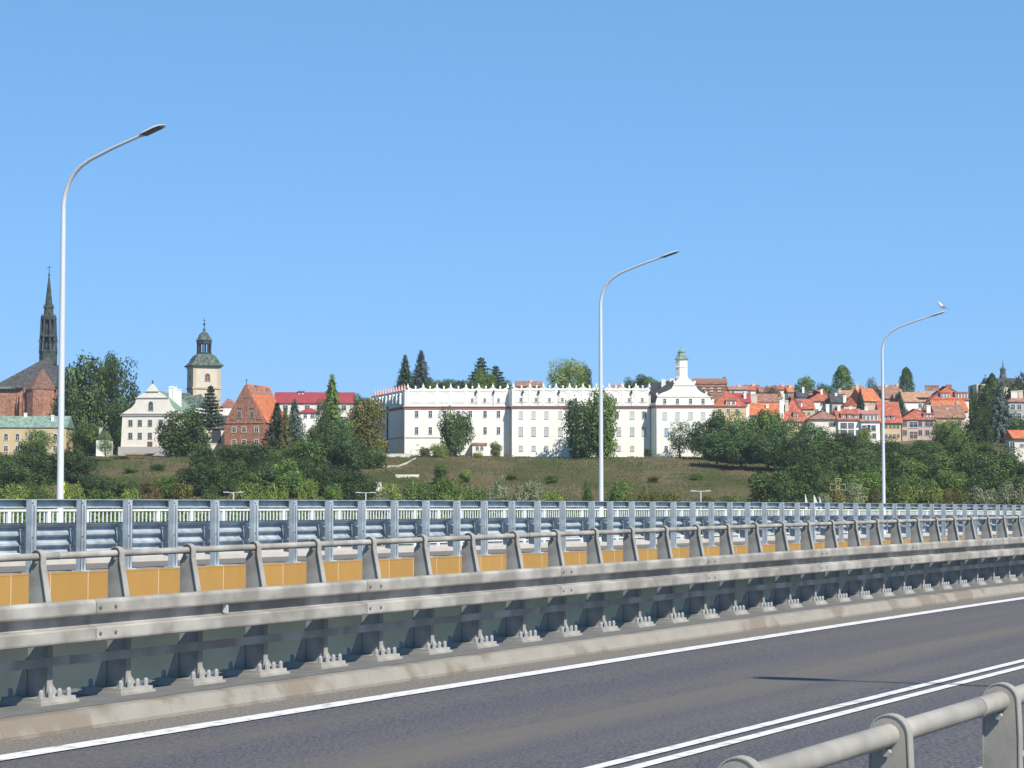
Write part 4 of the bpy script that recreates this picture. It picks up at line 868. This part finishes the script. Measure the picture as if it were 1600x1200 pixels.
for s_ in (-1, 1):
    c.tube([(s_ * .55, 0, h), (s_ * .28, 0, cz + .45), (s_ * 1.5, 0, cz + .75)], rr_, 6); c.tube([(s_ * 1.5, 0, cz + .75), (s_ * 1.5, 0, cz - .6)], rr_ * .7, 6)
    c.tube([(s_ * 1.5, 0, cz - .6), (s_ * .28, 0, cz - .3), (s_ * .75, 0, cz - 2.0), (s_ * .9, 0, -h * 0)], rr_, 6)
c.tube([(.32 * math.cos(a), 0, cz + .32 * math.sin(a)) for a in np.linspace(0, 2 * PI, 13)], rr_, 6)
obj('lattice', c.mesh('lattice', W['tan']), cr)
for px, yt, wd, lb in ((1258, 772, .5, 'leftmost of three white feather flags above the blue fence'), (1271.5, 773, .8, 'widest white feather flag, the middle of three above the blue fence'), (1280.5, 776, .5, 'shortest white feather flag, rightmost of three above the blue fence')):
    X, z = PX(px, yt, 395); zg = T(X, 395)
    fr_ = empty('feather_flag', (X, 395, zg), label=lb, cat='flag', group='white feather flags by the river')
    h = z - zg
    obj('flagpole', MB().tube([(0, 0, 0), (0, 0, h)], .04, 6).mesh('flagpole', M['pole']), fr_)
    obj('flag', MB().prism_y([(0.04, h - 3), (wd, h - 2.6), (wd * .85, h - 1.5), (wd * .4, h - .5), (.04, h)], -.02, .02).mesh('flag', M['whitepaint']), fr_)

# ------------------------------------------------------------------ vegetation
def quads_mesh(name, C, N, size, mats, asp=.75, jit=.5):
    """C centres, N normals -> leaf quads (numpy)"""
    n = len(C); N = N / (np.linalg.norm(N, axis=1, keepdims=True) + 1e-9)
    r = RNG.normal(size=(n, 3)); U = np.cross(N, r); U /= np.linalg.norm(U, axis=1, keepdims=True) + 1e-9; V = np.cross(N, U)
    s1 = (size * (1 + jit * (RNG.random(n) - .5)))[:, None] / 2; s2 = s1 * asp
    bend = N * s1 * .35
    P = np.stack([C - U * s1 - bend, C - V * s2, C + U * s1 - bend, C + V * s2], 1).reshape(-1, 3)
    me = bpy.data.meshes.new(name); me.vertices.add(4 * n); me.vertices.foreach_set('co', P.ravel().astype('f'))
    me.loops.add(4 * n); me.loops.foreach_set('vertex_index', np.arange(4 * n, dtype='i'))
    me.polygons.add(n); me.polygons.foreach_set('loop_start', np.arange(0, 4 * n, 4, dtype='i')); me.polygons.foreach_set('loop_total', np.full(n, 4, 'i'))
    me.materials.append(mats); me.update(calc_edges=True); return me
def crown_pts(n, lobes, seed, squash=1., low=.0):
    rg = np.random.default_rng(seed); C = []; N = []
    # lobes placed inside unit crown (x,y in -.5..5, z 0..1)
    L = []
    for i in range(lobes):
        z = rg.uniform(low + .12, .86); rmax = .5 * math.sqrt(max(.05, 1 - ((z - .45) / .55) ** 2)) * .72
        a = rg.uniform(0, 2 * PI); q = rmax * math.sqrt(rg.uniform(.15, 1)); L.append((q * math.cos(a), q * math.sin(a), z, rg.uniform(.10, .21)))
    L.append((0, 0, .55, .30)); L.append((0, 0, .3, .26))
    wts = np.array([l[3] ** 2 for l in L]); wts /= wts.sum(); cnt = rg.multinomial(n, wts)
    for (x, y, z, r), k in zip(L, cnt):
        d = rg.normal(size=(k, 3)); d /= np.linalg.norm(d, axis=1, keepdims=True)
        rad_ = r * (1 + rg.normal(size=(k, 1)) * .10) * np.where(rg.random((k, 1)) < .06, 1.25, 1)
        # clumpy: modulate by directional bumps
        b = 1 + .13 * np.sin(d[:, :1] * 9 + x * 40) * np.sin(d[:, 1:2] * 9 + y * 30) * np.sin(d[:, 2:] * 9)
        p = np.array([x, y, z]) + d * rad_ * b * np.array([1, 1, .92]); C.append(p); N.append(d + rg.normal(size=(k, 3)) * .55 + np.array([0, 0, .35]))
    C = np.concatenate(C); N = np.concatenate(N); C[:, 2] = np.maximum(C[:, 2], 0.0)
    return C, N
def conifer_pts(n, seed, droop=.25, layers=24, dens=1.):
    rg = np.random.default_rng(seed); C = []; N = []
    for i in range(layers):
        u = (i + .3) / layers; R_ = .5 * (1 - u) ** .9 + .02; nb_ = int(5 + 9 * (1 - u)); k = int(n / layers * (1.7 * (1 - u) + .25) / nb_) + 2
        for j in range(nb_):
            a = 2 * PI * j / nb_ + rg.uniform(0, 1); L_ = R_ * rg.uniform(.62, 1.15); t = rg.random(k) ** .7
            x = L_ * t * math.cos(a) + rg.normal(size=k) * .02; y = L_ * t * math.sin(a) + rg.normal(size=k) * .02
            z = u + .02 - droop * .2 * t * R_ * 2 + rg.normal(size=k) * .014 - .03 * t
            C.append(np.stack([x, y, z], 1)); N.append(np.stack([.7 * np.cos(a) + rg.normal(size=k) * .6, .7 * np.sin(a) + rg.normal(size=k) * .6, .75 + rg.normal(size=k) * .3], 1))
    return np.concatenate(C), np.concatenate(N)
def scaled(CN, w_, h_): C, N = CN; return C * np.array([w_, w_, h_]), N
CR = {}
def crown(kind, matn):
    key = (kind, matn)
    if key in CR: return CR[key]
    k = kind[:-1] if kind[-1].isdigit() else kind; sd = (int(kind[-1]) if kind[-1].isdigit() else 0) * 7 + {'round': 1, 'airy': 50, 'bush': 90, 'spruce': 130, 'cone': 170, 'weep': 210, 'pine': 250}[k]
    if k == 'round': C, N = scaled(crown_pts(8500, 30, sd), 9, 9); me = quads_mesh('crown', C, N, .36, M[matn])
    elif k == 'airy': C, N = scaled(crown_pts(3000, 20, sd), 9, 9); me = quads_mesh('crown', C, N, .36, M[matn])
    elif k == 'bush': C, N = scaled(crown_pts(6500, 26, sd, low=-.1), 9, 9); me = quads_mesh('crown', C, N, .37, M[matn])
    elif k == 'spruce': C, N = scaled(conifer_pts(9000, sd), 9, 9); me = quads_mesh('crown', C, N, .36, M[matn], .55)
    elif k == 'pine': C, N = scaled(conifer_pts(6500, sd, -.5, 12), 9, 9); me = quads_mesh('crown', C, N, .4, M[matn], .6)
    elif k == 'cone':
        rg = np.random.default_rng(sd); n = 6500; u = rg.random(n) ** .8; a = rg.uniform(0, 2 * PI, n); R_ = .5 * np.sqrt(np.clip(1 - u ** 1.5, 0, 1)) * (.86 + .12 * np.sin(a * 3 + u * 17) + .10 * np.sin(a * 5 - u * 31) + .06 * np.sin(a * 11 + u * 57)) * rg.uniform(.72, 1.12, n)
        C = np.stack([R_ * np.cos(a), R_ * np.sin(a), u], 1) * 9; N = np.stack([np.cos(a), np.sin(a), np.full(n, .5)], 1) + rg.normal(size=(n, 3)) * .5; me = quads_mesh('crown', C, N, .36, M[matn])
    elif k == 'weep':
        C, N = scaled(crown_pts(8000, 34, sd), 9, 9); C[:, 2] -= .5 * np.random.default_rng(sd).random(len(C)); me = quads_mesh('crown', C, N, .42, M[matn], .3)
    CR[key] = me; return me
tk = {}
def trunk_mesh(kind):
    if kind in tk: return tk[kind]
    m = MB(); r_ = random.Random(3)
    if kind == 's': m.tube([(0, 0, -.5), (0, 0, 4), (0, 0, 8.5)], [.26, .16, .03], 7)
    else:
        m.tube([(0, 0, -.6), (.05, 0, 1.6), (.1, .05, 3.4), (.0, .1, 6)], [.34, .25, .2, .08], 7)
        for k in range(5):
            a = k * 1.3; z0 = 2.2 + k * .6; m.tube([(.08, .03, z0), (1.3 * math.cos(a), 1.3 * math.sin(a), z0 + 1.3), (2.4 * math.cos(a), 2.4 * math.sin(a), z0 + 2.3)], [.15, .09, .03], 5)
    tk[kind] = m.mesh('trunk', M['bark']); return tk[kind]
tcount = [0]
def tree(kind, matn, cx, ytop, wpx, Y, label, ybot=None, name=None, cat='tree', group=None, cb=0.0):
    X, zt_ = PX(cx, ytop, Y); zg = T(X, Y) - .2
    if ybot is not None: zg = PX(cx, ybot, Y)[1]
    h = zt_ - zg; w_ = wpx * Y / F * (1.55 if kind[:6] in ('spruce', 'pine1', 'pine2') else 1)
    tcount[0] += 1; rg = random.Random(tcount[0])
    nm = name or {'spruce': 'spruce_tree', 'pine': 'pine_tree', 'bush': 'bush', 'weep': 'willow_tree'}.get(kind.rstrip('0123456789'), 'leafy_tree')
    r = empty(nm, (X, Y, zg), (0, 0, rg.uniform(0, 6.28)), label=label, cat=cat, group=group)
    ch = h * (1 - cb)
    obj('crown', crown(kind, matn), r, (0, 0, h * cb), scl=(w_ / 9 * 1.02, w_ / 9 * 1.02, ch / 9 * 1.03))
    obj('trunk', trunk_mesh('s' if kind.startswith(('spruce', 'cone', 'pine')) else 't'), r, scl=(w_ / 12 + .1, w_ / 12 + .1, h / 9 * .9))
    return r
t_ = tree
t_('round1', 'leaf_dark', 138, 556, 100, 645, 'huge dark spreading tree right of the left lamp post')
t_('airy1', 'leaf_dark', 190, 560, 72, 655, 'thin open crowned tree leaning over the right shoulder of the huge dark tree')
t_('round2', 'leaf_dark', 168, 549, 46, 660, 'tall tuft of foliage topping the huge dark tree behind it', ybot=640)
t_('round3', 'leaf_dark', 110, 590, 70, 640, 'dark tree hugging the left lamp post beside the church apse')
t_('bush1', 'leaf_dark', 190, 620, 55, 632, 'dark lower crown filling the gap left of the baroque gable', name='leafy_tree')
t_('bush2', 'leaf_mid', 133, 660, 60, 612, 'dull green bush between yellow house and tiny cottage', cat='bush')
t_('airy3', 'leaf_mid', 165, 676, 30, 600, 'thin green sapling in front of the tiny white cottage', ybot=712)
t_('airy2', 'leaf_mid', 62, 668, 56, 598, 'thin green young tree in front of the yellow house')
t_('round1', 'leaf_dark', 286, 637, 92, 600, 'dense round dark green tree in front of the baroque house', ybot=716)
t_('pine1', 'leaf_spruce', 329, 604, 34, 618, 'small dark pine with level branches in front of the bell tower', ybot=670)
t_('spruce1', 'leaf_spruce', 433, 632, 38, 606, 'dark spruce close against the right side of the brick house', ybot=712)
t_('spruce2', 'leaf_blue', 460, 627, 36, 604, 'blue green spruce below the crimson roof', ybot=706)
t_('spruce3', 'leaf_olive', 446, 640, 26, 602, 'brownish narrow spruce squeezed between the dark and the blue spruce', ybot=712)
t_('spruce4', 'leaf_mid', 519, 589, 36, 625, 'tall slim tree rising in front of the crimson roof', ybot=690)
t_('airy1', 'leaf_dark', 505, 622, 34, 618, 'shorter tree leaning on the left of the tall slim tree', ybot=690)
t_('round4', 'leaf_olive', 574, 622, 74, 596, 'big olive brown tree hiding the left wing of the palace', ybot=722)
t_('round2', 'leaf_mid', 566, 614, 34, 625, 'green crown peeping behind the olive brown tree', ybot=680)
t_('spruce1', 'leaf_spruce', 633, 557, 30, 660, 'left one of the two dark firs standing above the palace corner', ybot=625, group=None)
t_('spruce2', 'leaf_blue', 658, 550, 34, 662, 'right, bluer one of the two firs standing above the palace corner', ybot=625)
t_('pine2', 'leaf_spruce', 752, 560, 42, 660, 'dark layered pine above the middle of the palace front', ybot=625)
t_('pine1', 'leaf_spruce', 775, 573, 40, 664, 'smaller dark pine just right of the layered pine over the palace', ybot=625)
t_('round3', 'leaf_mid', 757, 578, 36, 655, 'green leafy crown in front of the layered pine', ybot=625)
for i, (cx, yt, w_, mt) in enumerate(((676, 592, 30, 'leaf_mid'), (697, 592, 26, 'leaf_olive'), (716, 591, 34, 'leaf_dark'), (735, 593, 22, 'leaf_mid'), (790, 594, 26, 'leaf_dark'))):
    t_('bush%d' % (i % 3 + 1), mt, cx, yt, w_, 650, '%s low treetop behind the palace parapet, %s of five right of the firs' % ({'leaf_mid': 'green', 'leaf_olive': 'olive', 'leaf_dark': 'dark'}[mt], ('first', 'second', 'third', 'fourth', 'last')[i]), ybot=625, name='leafy_tree')
t_('weep1', 'leaf_light', 884, 563, 84, 665, 'broad pale green willow crown above the palace roofline', ybot=630)
t_('round1', 'leaf_dark', 912, 570, 30, 672, 'small dark crown at the right shoulder of the pale willow', ybot=625)
t_('round2', 'leaf_mid', 1012, 584, 44, 680, 'green treetop behind the palace just left of its gable roof', ybot=625)
t_('round3', 'leaf_dark', 988, 590, 28, 685, 'grey green treetop farther left behind the palace roof', ybot=625)
t_('round3', 'leaf_dark', 712, 637, 58, 590, 'round dark tree in front of the left palace front', ybot=716, cb=.04)
t_('bush1', 'leaf_light', 774, 690, 23, 590, 'small yellow green bush under the palace drainpipe', ybot=716, cat='bush')
t_('bush2', 'leaf_light', 688, 692, 34, 586, 'yellow green bush at the foot of the round dark tree, left side', ybot=722, cat='bush')
t_('bush3', 'leaf_olive', 664, 697, 22, 586, 'brownish bush next to the white canopy', ybot=722, cat='bush')
t_('bush1', 'leaf_light', 747, 706, 20, 584, 'tiny light bush below the porch', ybot=722, cat='bush')
t_('round4', 'leaf_dark', 908, 625, 66, 585, 'left half of the leafy trees masking the palace behind the middle lamp', ybot=722)
t_('round1', 'leaf_mid', 938, 606, 64, 584, 'tall bushy tree masking the palace, just behind the middle lamp', ybot=722)
t_('bush3', 'leaf_mid', 1012, 700, 16, 588, 'little green bush at the foot of the shaded palace corner', ybot=712, cat='bush')
t_('airy3', 'leaf_locust', 1062, 660, 44, 585, 'young locust tree before the palace gable wing', ybot=712)
LO = 'locust grove right of the palace'
for i, (cx, yt, w_, Y, mt) in enumerate(((1100, 655, 60, 580, 'leaf_locust'), (1132, 640, 66, 578, 'leaf_locust'), (1165, 646, 62, 570, 'leaf_locust'), (1196, 640, 66, 572, 'leaf_mid'), (1226, 655, 60, 566, 'leaf_locust'),
        (1120, 672, 60, 560, 'leaf_locust'), (1158, 676, 66, 556, 'leaf_dark'), (1200, 680, 66, 552, 'leaf_locust'), (1235, 684, 60, 548, 'leaf_dark'))):
    t_('%s%d' % ('round', i % 4 + 1), mt, cx, yt, w_, Y, 'leafy locust tree, %s from left in the %s row right of the palace' % (('first', 'second', 'third', 'fourth', 'fifth')[i if i < 5 else i - 5], 'upper' if i < 5 else 'lower'), group=LO, ybot={0: 712, 1: 724, 2: 730}.get(i, 726) if i < 5 else (722, 727, 728, 740)[i - 5])
sky_t = [('round1', 'leaf_mid', 1256, 588, 42, 735, 'light green treetop on the skyline above the blank white gable'), ('round2', 'leaf_dark', 1283, 598, 40, 745, 'low dark skyline treetop left of the tall round one'), ('cone3', 'leaf_mid', 1316, 572, 40, 730, 'tall rounded green tree on the skyline above the ochre roof'),
         ('airy1', 'leaf_olive', 1363, 590, 22, 720, 'small yellowish tree on the skyline behind the bright orange roof'), ('cone4', 'leaf_dark', 1416, 575, 29, 715, 'dark conical tree on the skyline right of the right lamp post'), ('spruce3', 'leaf_spruce', 1344, 609, 15, 635, 'narrow dark fir in front of the ochre roof'),
         ('spruce1', 'leaf_spruce', 1405, 614, 26, 636, 'dark fir above the pink house, right of the lamp post'), ('spruce2', 'leaf_spruce', 1394, 618, 18, 640, 'smaller dark fir touching the lamp post'), ('round3', 'leaf_mid', 1480, 653, 58, 612, 'round fresh green tree between pink and tan houses'),
         ('airy2', 'leaf_brown', 1208, 600, 34, 700, 'reddish thin treetop among the skyline roofs'), ('spruce2', 'leaf_dark', 1518, 604, 14, 690, 'tiny dark fir before the white skyline walls')]
for a in sky_t: t_(a[0], a[1], a[2], a[3], a[4], a[5], a[6], ybot=a[3] + 48 if a[5] > 700 else a[3] + (48 if a[4] < 40 else 52))
for a in (('cone1', 'leaf_dark', 1550, 588, 44, 650, 'dark slim tree left in the cluster before the right skyline church'), ('round2', 'leaf_dark', 1586, 581, 56, 655, 'round dark crown at the right edge below the ridge turret'), ('round4', 'leaf_dark', 1538, 600, 40, 640, 'dark tree just left of the pale spruce'),
          ('spruce1', 'leaf_blue', 1563, 600, 42, 620, 'tall pale blue spruce near the right edge'), ('round1', 'leaf_dark', 1528, 636, 50, 615, 'dark shaded tree right of the tan house'), ('round3', 'leaf_dark', 1592, 645, 40, 600, 'dark crown before the grey villa')):
    t_(*a, ybot=712)
# thicket on the bank: zones of distinguishable trees
ORD = ['first', 'second', 'third', 'fourth', 'fifth', 'sixth', 'seventh', 'eighth', 'ninth', 'tenth', 'eleventh', 'twelfth', 'thirteenth', 'fourteenth', 'fifteenth', 'sixteenth', 'seventeenth', 'eighteenth']
COLN = dict(leaf_dark='dark green', leaf_mid='mid green', leaf_light='yellow green', leaf_silver='silvery', leaf_olive='olive', leaf_brown='reddish brown', leaf_locust='blue green')
def zone(desc, lst, Y, kindw='round', cat='tree', yb=None):
    lst = sorted(lst, key=lambda a: a[0])
    for i, (cx, yt, w_, mt, *dy) in enumerate(lst):
        t_('%s%d' % (kindw, (i * 3 + len(lst)) % 4 + 1), mt, cx, yt, w_, Y + (dy[0] if dy else (i % 3) * 5), '%s %s, %s from left %s' % (COLN[mt], cat, ORD[i], desc), cat=cat, group=None, ybot=yb)
D, Mi, Lt, Sv, Ol, Br, Lo = 'leaf_dark', 'leaf_mid', 'leaf_light', 'leaf_silver', 'leaf_olive', 'leaf_brown', 'leaf_locust'
zone('on the bank below the yellow house', [(5, 706, 60, D), (48, 688, 60, D, 25), (72, 703, 90, D), (118, 704, 80, D), (20, 722, 70, D, -20)], 520, 'bush', 'bush')
zone('in the upper thicket left of the palace stairs', [(325, 700, 66, D), (362, 694, 60, D), (398, 690, 66, D), (440, 700, 64, Mi), (478, 682, 70, Mi), (515, 672, 66, D), (548, 680, 60, Lo), (583, 695, 50, D), (500, 650, 44, D, 40), (535, 655, 46, Lo, 34), (420, 712, 70, D, -20), (470, 716, 66, D, -20)], 545)
zone('in the middle thicket below the brick house', [(150, 742, 70, D), (195, 748, 60, Mi), (262, 744, 56, Mi), (310, 724, 76, D), (355, 722, 74, D), (405, 724, 74, D), (452, 718, 70, Mi), (500, 726, 66, D), (542, 728, 62, D), (572, 738, 44, D), (235, 752, 40, Br)], 490, 'round')
zone('in the fringe above the fence\'s left part', [(18, 756, 66, Lt), (62, 752, 60, Mi), (112, 752, 50, Lt), (160, 760, 56, Mi), (205, 764, 46, Lt), (240, 759, 44, Br), (285, 754, 56, Ol), (330, 758, 46, D), (385, 752, 60, Lt), (430, 758, 46, Lt), (482, 748, 40, Lt), (520, 752, 48, Mi), (556, 756, 40, D)], 420, 'bush', 'bush')
zone('in the fringe left of the middle lamp', [(612, 756, 50, Lt), (648, 752, 56, Mi), (695, 746, 62, Mi), (738, 756, 56, Mi), (780, 748, 46, Sv), (826, 750, 60, Sv), (862, 762, 40, Lt), (598, 766, 40, Sv), (917, 752, 22, D), (705, 768, 44, Lt, -15)], 425, 'bush', 'bush')
zone('in the low fringe right of the middle lamp', [(968, 750, 50, Mi), (1012, 764, 44, Ol), (1050, 766, 46, Ol), (1100, 772, 50, Ol), (1145, 772, 40, Mi)], 425, 'bush', 'bush')
zone('in the dark clump right of the slope', [(1204, 736, 92, D), (1255, 718, 70, D), (1240, 745, 60, D, -10)], 455)
zone('on the upper bank below the terraced houses', [(1262, 660, 66, Lo), (1300, 668, 66, D), (1340, 676, 66, D), (1378, 684, 56, D), (1412, 690, 60, D), (1450, 688, 62, D), (1498, 676, 60, Mi), (1530, 690, 56, Mi), (1290, 690, 76, D, -20), (1345, 700, 80, D, -20), (1428, 700, 70, D, -20), (1350, 668, 30, Lt, 12)], 560)
zone('on the middle of the right wooded bank', [(1275, 706, 70, D), (1320, 712, 76, D), (1365, 716, 70, D), (1415, 706, 74, Mi), (1462, 708, 76, D), (1508, 706, 70, Mi), (1555, 700, 84, D), (1600, 716, 70, D)], 510)
zone('on the lowest part of the right bank', [(1290, 735, 66, D), (1350, 730, 66, Mi), (1400, 738, 60, D), (1440, 744, 66, Mi), (1490, 736, 66, Mi), (1540, 734, 66, D), (1590, 738, 66, D), (1232, 748, 50, D)], 465)
zone('in the fringe above the fence\'s right part', [(1308, 762, 44, Ol), (1335, 753, 50, Sv), (1370, 760, 46, Ol), (1412, 756, 56, Lt), (1452, 752, 56, Lt), (1492, 762, 50, Ol), (1535, 756, 56, Sv), (1580, 752, 60, Sv), (1290, 772, 36, Sv)], 420, 'bush', 'bush')
zone('in the hedge below the baroque house', [(160, 716, 34, Mi), (190, 712, 30, Mi), (220, 716, 44, D), (330, 712, 30, D)], 575, 'bush', 'bush')

zone('on the weedy slope below the palace', [(688, 724, 30, Mi), (726, 733, 26, Lt), (800, 738, 22, Ol), (862, 742, 24, Mi), (1020, 744, 22, Ol), (1090, 738, 24, Mi)], 520, 'bush', 'bush')
zone('on the weedy slope below the baroque house', [(205, 728, 26, Mi), (246, 724, 30, D), (285, 733, 22, Ol)], 545, 'bush', 'bush')

def weeds():
    C = []; N = []
    n = 52000
    px = RNG.uniform(120, 1290, n); Y = RNG.uniform(455, 592, n); X = (px - 800) / F * Y
    
    Z_ = np.array([T(float(x), float(y)) for x, y in zip(X, Y)])
    C = np.stack([X, Y, Z_ + RNG.random(n) * .45], 1); N = np.stack([RNG.normal(size=n) * .35, -.5 + RNG.normal(size=n) * .25, .8 + RNG.normal(size=n) * .2], 1)
    m = mat('meadow_weed_leaves', (.082, .108, .036), .8, 0, .2, .07, col2=(.115, .092, .052), trans=.2, stretch=(1, .55, 1), spec=.1, c2lo=.44, c2hi=.6)
    tag(obj('weeds', quads_mesh('weeds', C, N, .55, m, .5)), 'brownish green weeds and grass covering the slope below the palace', 'weeds', kind='stuff')
weeds()
def scrub():
    C = []; N = []
    for k in range(420):
        px = RNG.uniform(-60, 1660); Y = RNG.uniform(362, 412); X = (px - 800) / F * Y; zg = T(X, Y); h_ = RNG.uniform(4.5, 6.6); w_ = RNG.uniform(4, 8)
        m_ = 260; d = RNG.normal(size=(m_, 3)); d /= np.linalg.norm(d, axis=1, keepdims=True); d[:, 2] = np.abs(d[:, 2])
        C.append(np.array([X, Y, zg]) + d * np.array([w_ / 2, w_ / 2, h_]) * RNG.uniform(.8, 1.08, (m_, 1))); N.append(d + RNG.normal(size=(m_, 3)) * .6)
    C = np.concatenate(C); N = np.concatenate(N)
    tag(obj('scrub', quads_mesh('scrub', C, N, .55, M['leaf_mid'])), 'low green riverside scrub seen through and above the white railing', 'scrub', kind='stuff')
scrub()

# ------------------------------------------------------------------ air
hz = MB().box(-2600, 2600, -900, 4100, -5, 110).mesh('haze', bpy.data.materials.new('air'))
hm = hz.materials[0]; hm.use_nodes = True; hn = hm.node_tree.nodes; hn.remove(hn['Principled BSDF'])
pv = hn.new('ShaderNodeVolumePrincipled'); pv.inputs['Density'].default_value = .00010; pv.inputs['Color'].default_value = (.82, .9, 1, 1); pv.inputs['Anisotropy'].default_value = .2
hm.node_tree.links.new(pv.outputs[0], hn['Material Output'].inputs['Volume'])
tag(obj('haze', hz), kind='stuff')
